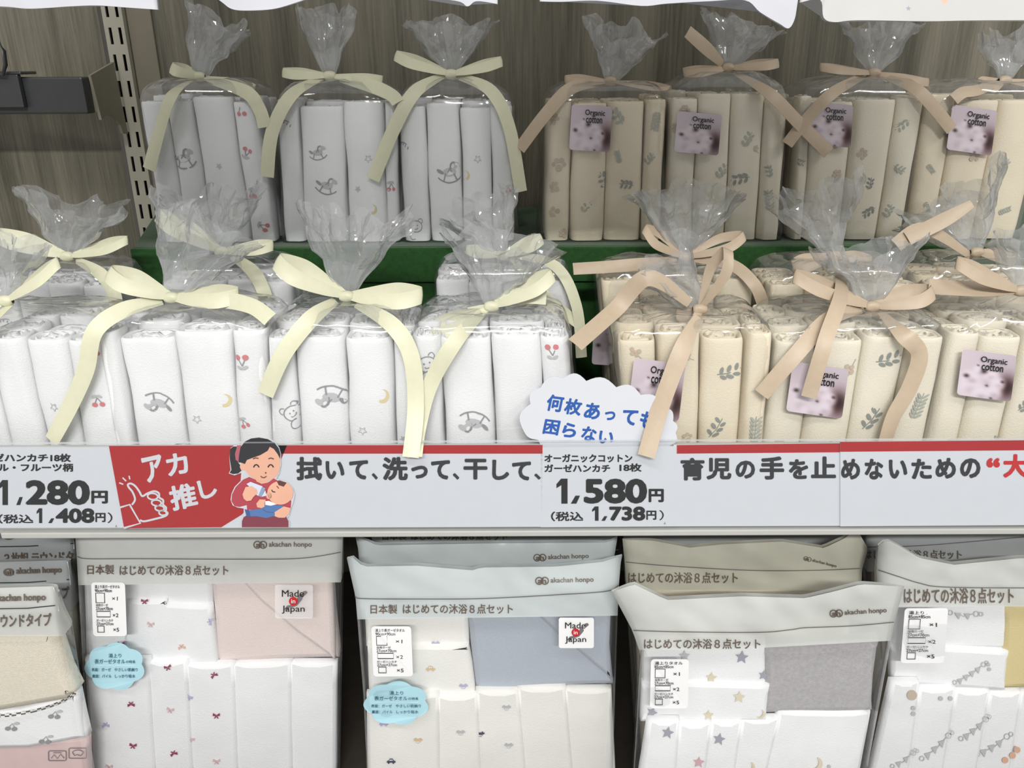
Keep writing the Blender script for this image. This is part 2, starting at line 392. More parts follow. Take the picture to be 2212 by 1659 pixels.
def motif(kind):                       # flat printed motifs, drawn in units of about 5 mm
    o = []
    def circ(x, y, rx, ry, m, rot=0, n=12):
        c, q = math.cos(rot), math.sin(rot)
        o.append(([(x + rx * math.cos(a) * c - ry * math.sin(a) * q, y + rx * math.cos(a) * q + ry * math.sin(a) * c) for a in [2 * math.pi * i / n for i in range(n)]], m))
    def st(pts, wd, m):
        for (ax, ay), (bx, by) in zip(pts, pts[1:]):
            l = math.hypot(bx - ax, by - ay) or 1; nx, ny = -(by - ay) / l * wd / 2, (bx - ax) / l * wd / 2
            o.append(([(ax + nx, ay + ny), (bx + nx, by + ny), (bx - nx, by - ny), (ax - nx, ay - ny)], m))
    def arc(x, y, rx, ry, a0, a1, wd, m, n=12):
        st([(x + rx * math.cos(math.radians(a0 + (a1 - a0) * i / n)), y + ry * math.sin(math.radians(a0 + (a1 - a0) * i / n))) for i in range(n + 1)], wd, m)
    if kind == 'cherry':
        st([(-.45, -.5), (-.05, .5)], .14, 'dark_print'); st([(.5, -.45), (-.05, .5)], .14, 'dark_print')
        circ(-.45, -.6, .36, .36, 'cherry'); circ(.5, -.55, .36, .36, 'cherry'); circ(-.35, .7, .4, .22, 'grey_print', .5); circ(.3, .72, .36, .2, 'grey_print', -.5)
    elif kind == 'star': o.append((star(0, 0, .7), 'grey_print'))
    elif kind == 'ring_star':
        P = star(0, 0, .75); st([(x, y) for x, y in P + P[:1]], .12, 'grey_print')
    elif kind == 'moon':
        P = [(.8 * math.cos(math.radians(a)), .8 * math.sin(math.radians(a))) for a in range(-130, 61, 15)] + [(.28 + .62 * math.cos(math.radians(a)) - .38, .62 * math.sin(math.radians(a)) + .22) for a in range(60, -131, -20)]
        o.append((P, 'moon'))
    elif kind == 'horse':
        arc(0, .5, 1.7, 1.5, 215, 325, .14, 'dark_print'); circ(0, .1, .8, .45, 'grey_print'); circ(.95, .75, .42, .26, 'grey_print', -.5)
        st([(.5, .3), (.85, .7)], .3, 'grey_print'); st([(-.5, 0), (-.8, -.8)], .14, 'dark_print'); st([(.5, -.1), (.75, -.8)], .14, 'dark_print')
        circ(-1.05, .25, .42, .18, 'dark_print', -.6); arc(.5, .6, .35, .45, 60, 200, .2, 'dark_print'); st([(-.2, .1), (.1, .5), (.25, .1)], .12, 'dark_print')
    elif kind == 'bear':
        arc(0, 0, .75, .7, 0, 360, .09, 'dark_print', 18); arc(-.6, .65, .28, .28, 20, 250, .09, 'dark_print'); arc(.6, .65, .28, .28, -70, 160, .09, 'dark_print')
        circ(-.22, .1, .07, .09, 'dark_print'); circ(.22, .1, .07, .09, 'dark_print'); arc(0, -.18, .25, .18, 180, 360, .08, 'dark_print'); arc(-.3, -1.1, .5, .5, 60, 300, .09, 'dark_print')
    elif kind == 'note':
        arc(0, 0, 1.1, .9, 40, 140, .16, 'dark_print')
        for i in range(5): st([(-.9 + .45 * i, .15 + .35 * math.sin(i)), (-.75 + .45 * i, .5 + .3 * math.sin(i))], .14, 'dark_print')
    elif kind == 'paw':
        for x, y, q in ((-.7, .1, .3), (-.25, .6, .32), (.3, .6, .32), (.7, .1, .28), (0, -.35, .42)): circ(x, y, q, q * 1.1, 'twig')
    elif kind in ('sprig', 'sprig_dark'):
        mm = 'leaf' if kind == 'sprig' else 'leaf_dark'
        st([(-.9, -.9), (0, -.1), (.8, 1.0)], .1, mm)
        for x, y, r in ((-.75, -.3, 1.9), (-.2, -.75, .3), (-.25, .35, 1.9), (.3, -.25, .3), (.25, .9, 2.0), (.75, .3, .4)): circ(x, y, .4, .2, mm, r)
    elif kind == 'fern':
        st([(0, -1.2), (0, 1.2)], .08, 'leaf')
        for i in range(6): circ(-.3, -1 + .38 * i, .34, .12, 'leaf', .7 + 1.6); circ(.3, -1 + .38 * i, .34, .12, 'leaf', .7)
    elif kind == 'flower':
        for i in range(5): circ(.5 * math.cos(i * 1.257), .5 * math.sin(i * 1.257), .3, .3, 'twig')
        circ(0, 0, .2, .2, 'peach'); st([(.3, -.6), (.9, -1.2)], .1, 'leaf')
    elif kind == 'rose':
        circ(0, 0, .7, .65, 'peach'); circ(.1, .05, .35, .3, 'cherry'); circ(-.9, -.3, .4, .2, 'leaf', .6); circ(-1.5, -.4, .25, .25, 'twig')
    return o

def rolled(name, f, u0, u1, d0, d1, mat, root, rnd, prints, hz, hh):
    """one rolled handkerchief: superellipse column with a coiled top; f(U, h, d) maps pack space to the world"""
    b = MB(); n = 30; rows = []
    um, uh, dm, dh = (u0 + u1) / 2, (u1 - u0) / 2 * 0.985, (d0 + d1) / 2, (d1 - d0) / 2 * 0.985
    sd = rnd.uniform(0, 50)
    def pt(u, v, h, zo=0.0):
        p = f(um + uh * u, h, dm + dh * v)
        q = noise.noise(Vector((u * 1.3 + sd, v * 1.1, h * 3.2)))
        g = noise.noise(Vector((u * 3 + sd, h * 9, sd)))
        return p + Vector((0.0016 * q, (0.0014 * q + 0.0006 * g) * (1 if v < 0 else 0), zo))
    def ring(s, h, zo=0.0, wob=0.0):
        R = []
        for i in range(n):
            a = 2 * math.pi * i / n + 0.001; u, v = sup(a, 3.6)
            k = s * (1 + wob * .8 * noise.noise(Vector((math.cos(a) * 1.4 + sd, math.sin(a) * 1.4, s * 4))))
            R.append(pt(u * k, v * k, h, zo + (wob * 0.005 * noise.noise(Vector((math.cos(a) * 1.7, math.sin(a) * 1.7 + sd, s * 5))))))
        return R
    for k in range(10): rows.append(ring(0.97 + 0.03 * min(1, k * 2), hh * k / 9.0 * 0.985 + (0.0 if k else 0.004)))
    for s, zo, wb in ((.985, .0008, .01), (.94, .0022, .04), (.87, .0020, .08), (.81, -.003, .14), (.77, -.008, .14), (.73, -.002, .2), (.66, .0025, .3), (.58, .001, .3), (.52, -.009, .35), (.47, -.002, .4), (.36, .002, .5), (.27, -.003, .5), (.2, -.010, .4), (.05, -.011, 0)):
        rows.append(ring(s, hh, zo, wb))
    b.grid(rows, mat, closed=True)
    b.add(rows[0], [tuple(range(n))[::-1]], mat)
    # rolled-in layer edges drawn as soft grooves come from the coil; printed motifs follow the front face
    def srf(x, h, lift):
        u = max(-.985, min(.985, x)); v = -(1 - abs(u) ** 3.6) ** (1 / 3.6)
        return pt(u, v, h) + Vector((0, -0.00035 - 0.0001 * lift, 0))
    wid = (f(u1, .5, 0) - f(u0, .5, 0)).length / 2
    for kind, u, h, sz, rot in prints:
        k = sz / wid; kh = sz / hz; c, q = math.cos(rot), math.sin(rot)
        for i, (poly, mm) in enumerate(motif(kind)):
            P = [(x * c - y * q, x * q + y * c) for x, y in poly]
            P = [(u + x * k, h + y * kh) for x, y in P]
            if max(p[0] for p in P) < -1 or min(p[0] for p in P) > 1: continue
            if max(p[1] for p in P) > hh * .985 or min(p[1] for p in P) < .005: continue
            b.add([srf(x, y, i % 6) for x, y in P], [tuple(range(len(P)))], mm)
    return b.build(name, root)

def ribbon_mesh(pts, widths, mat, wax=None, twist=None, n=8):
    """strip along world points; width axis given or taken square to the path, facing the shop aisle"""
    k = len(pts)
    data = [tuple(pts[i]) + (widths[i], twist[i] if twist else 0.0) + (tuple(wax[i]) if wax else (0, 0, 0)) for i in range(k)]
    R = catmull(data, n); b = MB(); rows = []
    for i, r in enumerate(R):
        p = Vector(r[:3]); t = (Vector(R[min(i + 1, len(R) - 1)][:3]) - Vector(R[max(i - 1, 0)][:3])).normalized()
        wv = Vector(r[5:8]) if wax else t.cross(NF)
        if wv.length < 1e-6: wv = Vector((1, 0, 0))
        wv.normalize()
        if r[4]: wv = Matrix.Rotation(r[4], 3, t) @ wv
        nn = t.cross(wv).normalized()
        if nn.dot(NF) < 0: nn = -nn
        hw = r[3] / 2; c = r[3] * 0.05
        th = nn * 0.00018
        rows.append(([p + wv * (hw * s) + nn * (c * (1 - s * s)) + th for s in (-1, -.5, 0, .5, 1)], [p + wv * (hw * s) + nn * (c * (1 - s * s)) - th for s in (1, .5, 0, -.5, -1)]))
    b.grid([r[0] for r in rows], mat); b.grid([r[1] for r in rows], mat)          # the two faces keep crisp woven edges
    b.grid([[r[0][4], r[1][0]] for r in rows], mat); b.grid([[r[1][4], r[0][0]] for r in rows], mat)
    for r in (rows[0], rows[-1]): b.add(r[0] + r[1], [tuple(range(10))], mat)
    return b

WHITE_SET = ['cherry', 'star', 'horse', 'moon', 'ring_star', 'bear', 'note', 'cherry']
CREAM_SET = ['sprig', 'sprig_dark', 'flower', 'fern', 'paw', 'sprig']
def gift_bag(kind, D, zbase, tl, tr, bl, br, label, group, neck, crown, cw, loops, tails, edges=(0, .25, .5, .75, 1), depth=.088, sticker=None, seed=1,
             heights=None, prints=None, rw=28, ntop=3, neckD=None, crD=0.0, htop=None):
    if D == DM: depth = .068
    rnd = random.Random(seed)
    cloth = 'gauze_white' if kind == 'white' else rnd.choice(['gauze_cream', 'gauze_cream', 'gauze_ivory'])
    satin = 'yellow_satin' if kind == 'white' else 'beige_satin'
    A, B, L, R = W(*tl, D), W(*tr, D), W(*bl, D), W(*br, D)
    zt_ = (A.z + B.z) / 2
    A = L + (A - L) * ((zt_ - L.z) / (A.z - L.z)); B = R + (B - R) * ((zt_ - R.z) / (B.z - R.z))
    L2 = A + (L - A) * ((A.z - zbase) / (A.z - L.z)); R2 = B + (R - B) * ((B.z - zbase) / (B.z - R.z))
    hz = zt_ - zbase
    def f(U, h, d):
        lo = L2.lerp(R2, U); hi = A.lerp(B, U)
        p = lo.lerp(hi, h); return Vector((p.x, lo.y + d * depth, p.z))
    c0 = f(.5, 0, .5)
    root = thing('handkerchief_bag', (c0.x, c0.y, zbase), label, 'gift bag', group)
    kinds = WHITE_SET if kind == 'white' else CREAM_SET
    for j in range(3):
        es = list(edges) if j == 0 else [0] + [e + rnd.uniform(-.05, .05) for e in edges[1:-1]] + [1]
        if len(es) > 6 and j: es = [0, .26, .5, .76, 1]
        for i in range(len(es) - 1):
            hh = (heights[i] if heights and j == 0 else 1 + rnd.uniform(-.035, .02))
            pr = []
            if j == 0:
                if prints: pr = [p[1:] for p in prints if p[0] == i]
                else:
                    kd = rnd.choice(kinds); y = rnd.uniform(.12, .3)
                    while y < hh - .12:
                        pr.append((kd if rnd.random() < .7 else rnd.choice(kinds), rnd.uniform(-.75, .75), y, rnd.uniform(.0042, .0062), rnd.uniform(-.5, .5) if kind == 'white' else rnd.uniform(-3, 3)))
                        y += rnd.uniform(.2, .36)
            rolled('rolled_handkerchief', f, es[i], es[i + 1], j / 3 + (0.0 if j else rnd.uniform(0, .03)), (j + 1) / 3, cloth, root, rnd, pr, hz, hh)
    # cellophane: body, gathered shoulder, open crown
    ND = neckD if neckD else D + depth * .42
    nk = W(*neck, ND); tip = W(*crown, ND + crD)
    ax = (tip - nk); clen = ax.length; axn = ax.normalized()
    cwm = cw * scale_at(crown[0], crown[1], ND) / 2
    side = axn.cross(Vector((0, 1, 0))).normalized(); side = -side if side.x < 0 else side
    back = side.cross(axn); back = -back if back.y < 0 else back
    n = 84; sd = seed * 3.7; rows = []
    def body(h, s, zo=0.0):
        Rr = []
        for i in range(n):
            a = 2 * math.pi * i / n; u, v = sup(a, 7)
            q = noise.noise(Vector((math.cos(a) * 3 + sd, math.sin(a) * 3, h * 3.5)))
            p = f(.5 + .5 * (s + .02 * q + (.07 * max(0, 1 - h * 1.6) ** 2 if zo == 0.0 else 0)) * u, h, .5 + .5 * (s + .035 * q) * v)
            p.z = max(p.z + zo, zbase - 0.0)
            g_ = noise.noise(Vector((p.x * 60 + sd, p.y * 60, p.z * 38))) + .6 * noise.noise(Vector((p.x * 130 + sd, p.y * 90, p.z * 60 + p.x * 60)))
            p += Vector((u * .4, v, 0)) * (.0013 * g_ + .0012)
            Rr.append(p)
        return Rr
    rows.append([p.lerp(c0, .6) for p in body(0, 1.0)])
    rows.append(body(0.0, 1.03))
    for h in [.06 + .94 * k_ / 17 for k_ in range(18)]: rows.append(body(h, 1.028 + .02 * (1 - h)))
    rim = body(1.0, 1.02, .006); ns = 13
    for k in range(1, ns + 1):
        t = k / ns; Rr = []
        for i in range(n):
            a = 2 * math.pi * i / n
            e = Vector((math.cos(a), math.sin(a)))
            g = nk + side * (.0062 * e.x) + Vector((0, .0062 * e.y, 0))
            pl = math.sin(13 * a + sd) * .5 + math.sin(23 * a + 2 * sd + t) * .5
            tt = t + .06 * pl * math.sin(math.pi * t)
            p = rim[i].lerp(g, tt)
            p.z = rim[i].z + (nk.z - rim[i].z) * (tt ** 1.35 * .72 + tt * .28) + .012 * math.sin(math.pi * t) * (1 - t)
            cr = noise.noise(p * 55 + Vector((sd, 0, 0)))
            p += (p - nk).normalized() * (.004 * pl * math.sin(math.pi * t)) + Vector((0, 0, .003 * cr * math.sin(math.pi * t)))
            Rr.append(p)
        rows.append(Rr)
    bb = MB(); bb.grid(rows, 'cellophane', closed=True, matf=lambda j: 'cellophane' if j < 20 else 'cellophane_gather'); bb.add(rows[0], [tuple(range(n))[::-1]], 'cellophane')
    wrap = bb.build('cellophane_wrap', root)
    nc = 15; rows = []
    for k in range(nc + 1):
        t = k / nc; Rr = []
        for i in range(n):
            a = 2 * math.pi * i / n; e = (math.cos(a), math.sin(a))
            ang = math.atan2(e[1], e[0])
            hl = 1 + .32 * noise.noise(Vector((e[0] * 1.6 + sd, e[1] * 1.6, 3))) + .05 * noise.noise(Vector((e[0] * 5 + sd, e[1] * 5, 9)))
            wr = (.0058 + (cwm - .0058) * t)
            tri = lambda q_: 2 * abs((q_ / math.pi) % 2 - 1) - 1
            fold = tri(6 * ang + sd) * .30 + tri(13 * ang + 1.7 * sd) * .20 + .45 * noise.noise(Vector((e[0] * 2.5, e[1] * 2.5 + sd, t * 1.2)))
            x = e[0] * wr * (1 + .25 * fold * t); y = e[1] * wr * .30 + fold * wr * .5 * min(1, t * 2)
            p = nk + side * x + back * y + axn * (clen * t * (1 + (hl - 1) * t))
            cr = Vector((noise.noise(p * 70 + Vector((sd, 5, 0))), noise.noise(p * 70 + Vector((0, sd, 9))), noise.noise(p * 70 + Vector((7, 0, sd)))))
            Rr.append(p + cr * (.0055 * min(1, t * 2)))
        rows.append(Rr)
    bb = MB(); bb.grid(rows, 'cellophane_crown', closed=True, matf=lambda j: 'cellophane_twist' if j < 6 else 'cellophane_crown'); bb.build('crown', wrap, smooth=False)
    # ribbon: knot with loops and tails
    FD = ND - .008
    kn = W(*neck, FD); px = scale_at(neck[0], neck[1], FD); bw = rw * px
    b = MB(); kr = []
    for k in range(9):
        a = math.pi * k / 8; rr = .0042 * (.45 + .6 * math.sin(a)); zz = -.0058 * math.cos(a)
        kr.append([kn + Vector((zz, rr * math.sin(q) * .95 * (1 + .12 * math.sin(3 * q + k)), rr * math.cos(q) * 1.05)) for q in [2 * math.pi * i / 14 for i in range(14)]])
    b.grid(kr, satin, closed=True)
    bow = b.build('ribbon_bow', root)
    for lp in loops:
        tip_, wk, op = lp[0], lp[1] if len(lp) > 1 else 1.0, lp[2] if len(lp) > 2 else .3
        T = W(*tip_, FD - .004); d = T - kn; per = d.cross(NF).normalized(); per = per if per.z > 0 else -per
        yy = Vector((0, .007, 0)); wk *= .9; op *= .55; bo = bw * wk
        pts = [kn + yy * .1, kn + d * .3 - yy * .6 - per * bo * op * .5, kn + d * .72 - yy - per * bo * op, T - yy * .3, T + yy * .6 + per * bo * op * .3, kn + d * .68 + yy * 1.3 + per * bo * op, kn + d * .3 + yy * .9 + per * bo * op * .5, kn + yy * .4]
        ws = [.35, .75, 1, 1, 1, 1, .7, .35]
        tw = per + Vector((0, .25, 0))
        ribbon_mesh(pts, [bo * q for q in ws], satin, wax=[tw] * len(pts)).build('loop', bow)
    for tl_ in tails:
        pts = []
        for i, q in enumerate(tl_):
            yt_ = max(tl[1], tr[1]) - 14; fr = max(0, min(1, (q[1] - neck[1]) / (yt_ - neck[1]))) ** .6 if i else 0
            dd = q[2] if len(q) > 2 else (FD * (1 - fr) + (D - .009) * fr)
            pts.append(W(q[0], q[1], dd))
        k = len(pts)
        ribbon_mesh(pts, [bw * (.55 if i == 0 else 1.0) for i in range(k)], satin, twist=[.25 * math.sin(seed + i * 0.8) for i in range(k)]).build('tail', bow)
    if sticker:
        (qx, qy), sw, sh, rot = sticker
        b = MB(); DS = D - .0058
        c, q = math.cos(rot), math.sin(rot)
        # the label lies on the cloth front, rotated about its own centre; it stands upright like the bag
        def sf(u, v, l):
            x = qx + (u * sw * c - v * sh * q); y = qy + (u * sw * q + v * sh * c)
            p = W(x, y, DS); uu = abs(u)
            return p + Vector((0, .0015 * uu * uu - .00022 * l, 0))
        dr = Draw(b, sf); N = 36; rows = []; cols = []
        def cotton(u, v):
            c = Vector((192, 180, 188)) + Vector((14, 12, 12)) * (-u)
            def put(c, x, y, rx, ry, col, pw=2.0):
                k = math.exp(-(((u - x) / rx) ** 2 + ((v - y) / ry) ** 2) ** pw); return c.lerp(Vector(col), k)
            c = put(c, .36, .22, .24, .30, (112, 84, 88), 1); c = put(c, .41, .20, .12, .19, (50, 30, 30), 1)
            for x, y, rx, ry in ((-.27, .30, .25, .24), (-.30, .08, .19, .15), (.06, -.02, .17, .14), (.20, .14, .15, .14), (.14, .34, .17, .15), (-.1, .40, .17, .14), (-.14, -.1, .13, .1)):
                c = put(c, x, y, rx, ry, (214, 203, 211), 2); c = put(c, x + .04, y + .07, rx * .5, ry * .4, (184, 169, 178), 1)
            for x, y, r in ((-.37, .06, .05), (-.06, -.08, .055), (.02, .22, .028), (.30, .1, .035), (.12, .48, .028), (-.18, -.19, .022)): c = put(c, x, y, r, r * .8, (52, 32, 34), 1)
            return c
        for j in range(N + 1):
            R = []
            for i in range(N + 1):
                u, v = i / N * 2 - 1, j / N * 2 - 1; k = max(abs(u), abs(v))
                if abs(u) > .86 and abs(v) > .86:          # rounded corners
                    du, dv = (abs(u) - .86), (abs(v) - .86); l = math.hypot(du, dv)
                    if l > .14: u = math.copysign(.86 + du / l * .14, u); v = math.copysign(.86 + dv / l * .14, v)
                R.append(sf(u / 2, v / 2, 0)); cols.append(lin(cotton(u / 2, v / 2)))
            rows.append(R)
        b.grid(rows, 'cotton_photo')
        dr.text('Organic', -.16, -.41, .33, -.25, 'ink_black', .016, lift=5); dr.text('cotton', -.13, -.25, .27, -.115, 'ink_black', .016, lift=5)
        o = b.build('organic_cotton_sticker', root, smooth=False); o['label'] = 'mauve photo sticker reading Organic cotton'
        at = o.data.color_attributes.new('print', 'FLOAT_COLOR', 'POINT')
        for i in range(len(o.data.vertices)): at.data[i].color = tuple(cols[i]) + (1,) if i < len(cols) else (0, 0, 0, 1)
    return root

ZB, ZM, ZF = ZR + .0005, .9575, .9375
DB, DM, DF = .792, .690, .590
GW, GC = 'white handkerchief gift bags', 'cream handkerchief gift bags'
C_ = 'cherry'; H_ = 'horse'; ST = 'star'
# back row, white
gift_bag('white', DB, ZB, (297, 219), (548, 213), (350, 525), (594, 522), 'white handkerchief bag at the back, standing next to the slotted upright', GW, (430, 166), (470, 40), 150,
         [((372, 146), 1.0, .15), ((546, 190), .55, .8)], [[(415, 172), (372, 205), (345, 280), (322, 366)], [(450, 172), (530, 198), (560, 235), (572, 275)]], (0, .22, .44, .78, 1), seed=1,
         prints=[(1, H_, -.2, .6, .0085, .1), (1, 'bear', -.7, .2, .007, 0), (2, ST, 0, .55, .005, 0), (3, C_, -.2, .93, .0055, 0), (3, C_, -.3, .64, .0055, 2.6), (3, C_, -.3, .36, .0055, 0), (3, C_, .2, .12, .0055, 1)])
gift_bag('white', DB, ZB, (594, 228), (856, 224), (614, 525), (862, 523), 'middle of the three white handkerchief bags in the back row', GW, (712, 164), (702, 22), 128,
         [((614, 157), .9, .2), ((822, 173), .8, .2)], [[(695, 168), (630, 205), (588, 285), (577, 382)], [(735, 170), (800, 185), (845, 205), (860, 222)]], (0, .18, .55, .89, 1), seed=2,
         prints=[(0, 'note', -.4, .85, .006, 0), (1, H_, .1, .42, .0075, -.2), (1, H_, -.2, .66, .006, .1), (2, 'ring_star', .2, .62, .005, 0), (2, 'moon', .3, .25, .006, .4), (2, ST, -.4, .4, .005, 0), (3, C_, -.1, .42, .005, 0), (3, C_, -.3, .1, .005, 3.1)])
gift_bag('white', DB, ZB, (858, 231), (1106, 226), (874, 527), (1110, 524), 'back row white handkerchief bag beside the first cream bag', GW, (974, 160), (972, 52), 190,
         [((858, 122), 1.0, .3), ((1080, 134), 1.0, .2)], [[(955, 164), (895, 200), (850, 280), (806, 388)], [(995, 166), (1060, 196), (1100, 275), (1125, 414)]], (0, .24, .54, .81, 1), seed=3,
         prints=[(0, 'note', -.8, .7, .006, 0), (0, 'bear', -.1, .12, .008, 0), (1, H_, .3, .52, .009, .1), (2, 'ring_star', .1, .62, .005, 0), (2, 'moon', -.8, .5, .006, .4), (3, C_, .6, .4, .004, 0)])
# back row, cream
gift_bag('cream', DB, ZB, (1183, 218), (1441, 221), (1177, 520), (1428, 520), 'leftmost cream bag of the back row, its sticker fully visible', GC, (1318, 176), (1352, 62), 180,
         [((1224, 172), .8, .4), ((1446, 190), .42, 1.0)], [[(1300, 178), (1235, 190), (1180, 245), (1122, 322)]], (0, .21, .51, .83, 1), seed=4, sticker=((1276, 277), 88, 98, .06), rw=26,
         prints=[(0, 'paw', -.5, .88, .006, 0), (0, 'paw', 0, .56, .007, 0), (0, 'paw', -.3, .4, .006, 1), (0, 'paw', -.2, .22, .006, 2), (0, 'flower', .5, .06, .006, 0), (1, 'sprig', -.1, .26, .005, 0), (1, 'sprig_dark', .9, .45, .007, 1.2), (2, 'sprig_dark', .1, .42, .006, 2.2), (2, 'sprig', -.5, .9, .007, 1.4), (2, 'fern', -.4, .62, .005, .3), (3, 'fern', 0, .86, .007, 3.0), (3, 'sprig', -.5, .6, .005, 0)])
gift_bag('cream', DB, ZB, (1450, 210), (1706, 214), (1437, 520), (1684, 520), 'cream bag in the back row with one ribbon tail sticking up to the left', GC, (1572, 147), (1605, 45), 190,
         [((1480, 157), .9, .2), ((1678, 137), .9, .2)], [[(1560, 138), (1530, 108, .805), (1485, 68, .80)], [(1590, 158), (1660, 200), (1725, 265), (1790, 330)]], (0, .24, .53, .81, 1), seed=5, sticker=((1508, 288), 96, 88, .09), rw=27,
         prints=[(0, 'paw', 0, .92, .005, 0), (0, 'paw', -.6, .8, .005, 1), (1, 'sprig', .6, .5, .006, 0), (2, 'sprig', 0, .72, .006, .2), (2, 'sprig_dark', -.3, .45, .007, 2.5), (2, 'flower', .6, .66, .004, 0), (3, 'fern', -.2, .3, .008, .2), (3, 'sprig', -.4, .5, .005, 1)])
gift_bag('cream', DB, ZB, (1732, 216), (2004, 217), (1712, 520), (1950, 520), 'cream bag second from the right in the back row', GC, (1888, 158), (1905, 52), 190,
         [((1776, 146), .9, .2), ((2002, 178), .9, .2)], [[(1865, 164), (1800, 200), (1745, 255), (1700, 312)], [(1905, 164), (1975, 190), (2020, 235), (2056, 280)]], (0, .1, .44, .78, 1), seed=6, sticker=((1795, 270), 92, 92, .07), rw=25)
gift_bag('cream', DB, ZB, (2004, 214), (2280, 216), (1962, 520), (2200, 520), 'cream bag at the right end of the back row, cut by the picture edge', GC, (2170, 174), (2190, 70), 150,
         [((2120, 186), .9, .7), ((2290, 190), .9, .3)], [[(2155, 180), (2110, 195), (2080, 200), (2060, 215)]], (0, .25, .6, 1), seed=7, sticker=((2100, 281), 98, 98, .14), rw=25)
# middle row
gift_bag('white', DM, ZM, (-45, 622), (243, 617), (-10, 760), (262, 760), 'white bag in the middle row behind the two leftmost front bags', GW, (145, 554), (150, 430), 240,
         [((-4, 508), 1.05, .2), ((270, 522), .75, .6)], [[(165, 562), (215, 590), (243, 625), (252, 660)]], seed=8, ntop=3)
gift_bag('white', DM, ZM, (345, 618), (628, 614), (362, 760), (640, 760), 'white bag in the middle row half hidden behind a tall cellophane crown', GW, (478, 543), (455, 418), 220,
         [((346, 468), 1.1, .3), ((585, 532), .9, .2)], [[(500, 552), (545, 585), (568, 625), (578, 660)]], seed=9)
gift_bag('white', DM, ZM, (940, 612), (1230, 606), (948, 760), (1238, 760), 'white bag in the middle row beside the green riser, tails hanging right', GW, (1085, 552), (1030, 440), 180,
         [((1168, 518), 1.1, .2), ((1010, 540), .8, .2)], [[(1110, 550), (1200, 575), (1245, 660), (1256, 772)], [(1105, 556), (1180, 640), (1225, 680), (1252, 700)]], seed=10, rw=24)
gift_bag('cream', DM, ZM, (1300, 618), (1630, 614), (1310, 760), (1622, 760), 'cream bag in the middle row with long ribbon tail reaching out left', GC, (1480, 556), (1490, 415), 250,
         [((1394, 498), .9, .9), ((1604, 512), .9, .6)], [[(1462, 562), (1390, 570), (1320, 576), (1238, 581)], [(1500, 560), (1580, 572), (1630, 615), (1650, 662)]], seed=11, sticker=((1328, 742), 95, 95, .05), rw=26)
gift_bag('cream', DM, ZM, (1662, 616), (1985, 612), (1655, 760), (1965, 760), 'cream bag in the middle row with a ribbon draped down the bag before it', GC, (1802, 552), (1765, 410), 200,
         [((1716, 575), .9, .3), ((1880, 560), .7, .3)], [[(1798, 548), (1818, 625, .62), (1785, 730, .578), (1747, 858, .574)]], seed=12, rw=28)
gift_bag('cream', DM, ZM, (2005, 614), (2330, 612), (1985, 760), (2300, 760), 'cream bag in the middle row at the far right, ribbon slanting up', GC, (2110, 545), (2060, 420), 250,
         [((2190, 560), .8, .3)], [[(2095, 552), (2000, 495, .69), (1935, 530, .68)], [(2100, 440, .68), (2040, 475, .68), (1960, 515, .68)]], seed=13, rw=30)
# front row
gift_bag('white', DF, ZF, (-75, 752), (228, 738), (-20, 950), (258, 950), 'leftmost front row white bag, above the 1,280 yen card', GW, (12, 650), (-10, 520), 230,
         [((122, 572), .9, .5), ((-90, 700), .9, .3)], [[(20, 660), (-40, 720), (-60, 800)]], (0, .12, .40, .69, 1), seed=14, rw=34,
         prints=[(1, H_, .2, .3, .008, .3), (2, 'ring_star', -.1, .62, .005, 0), (3, C_, .2, .66, .0055, 0), (3, C_, .5, .18, .0055, 0), (3, C_, .3, .95, .005, 2)])
gift_bag('white', DF, ZF, (207, 738), (570, 722), (246, 955), (586, 955), 'front row white bag over the red part of the banner strip', GW, (370, 643), (440, 480), 235,
         [((238, 592), 1.1, .25), ((508, 640), 1.15, .2)], [[(350, 650), (270, 668), (205, 715), (185, 800), (150, 880), (112, 952)], [(390, 650), (480, 648), (545, 662), (584, 690)]], (0, .115, .45, .79, 1), seed=15, rw=34,
         prints=[(1, H_, .55, .3, .008, .2), (1, H_, .2, .62, .008, 2.8), (2, 'moon', .6, .63, .007, .4), (2, ST, .1, .3, .005, 0), (2, 'ring_star', -.5, .52, .005, 0), (3, C_, -.4, .86, .0065, 3.1), (3, C_, -.6, .5, .005, .4), (3, C_, .4, .3, .006, .2)])
gift_bag('white', DF, ZF, (574, 742), (890, 722), (586, 955), (898, 955), 'front row white bag with a big open yellow bow and long tails', GW, (748, 640), (762, 462), 250,
         [((602, 568), 1.15, .35), ((905, 640), 1.15, .3)], [[(725, 650), (672, 688), (612, 765), (573, 852)], [(770, 656), (845, 700), (888, 770), (898, 880, .575), (887, 988, .5555)]], (0, .19, .53, .86, 1), seed=16, rw=35, neckD=.630,
         prints=[(0, 'bear', .6, .56, .009, .6), (1, H_, .4, .66, .009, 2.9), (2, 'moon', .5, .66, .0075, .3), (2, 'ring_star', -.4, .45, .005, 0), (3, C_, .3, .26, .0065, 3.0), (3, 'star', -.3, .4, .005, 0)])
gift_bag('white', DF, ZF, (891, 742), (1230, 722), (902, 955), (1240, 955), 'front row white bag just left of the cloud card', GW, (1062, 662), (1085, 520), 260,
         [((1190, 598), .95, .4), ((926, 722), 1.0, .4)], [[(1045, 672), (985, 735), (930, 830), (905, 920, .575), (896, 988, .5555)], [(1080, 652), (1130, 640), (1180, 642)]], (0, .17, .50, .82, 1), seed=17, rw=33, neckD=.628,
         prints=[(0, 'bear', 0, .85, .009, .3), (0, 'bear', .5, .12, .008, .3), (1, H_, .2, .5, .009, 2.9), (2, ST, .6, .62, .006, .2), (3, C_, -.3, .92, .0065, 3.1), (3, 'star', .2, .4, .004, .2)])
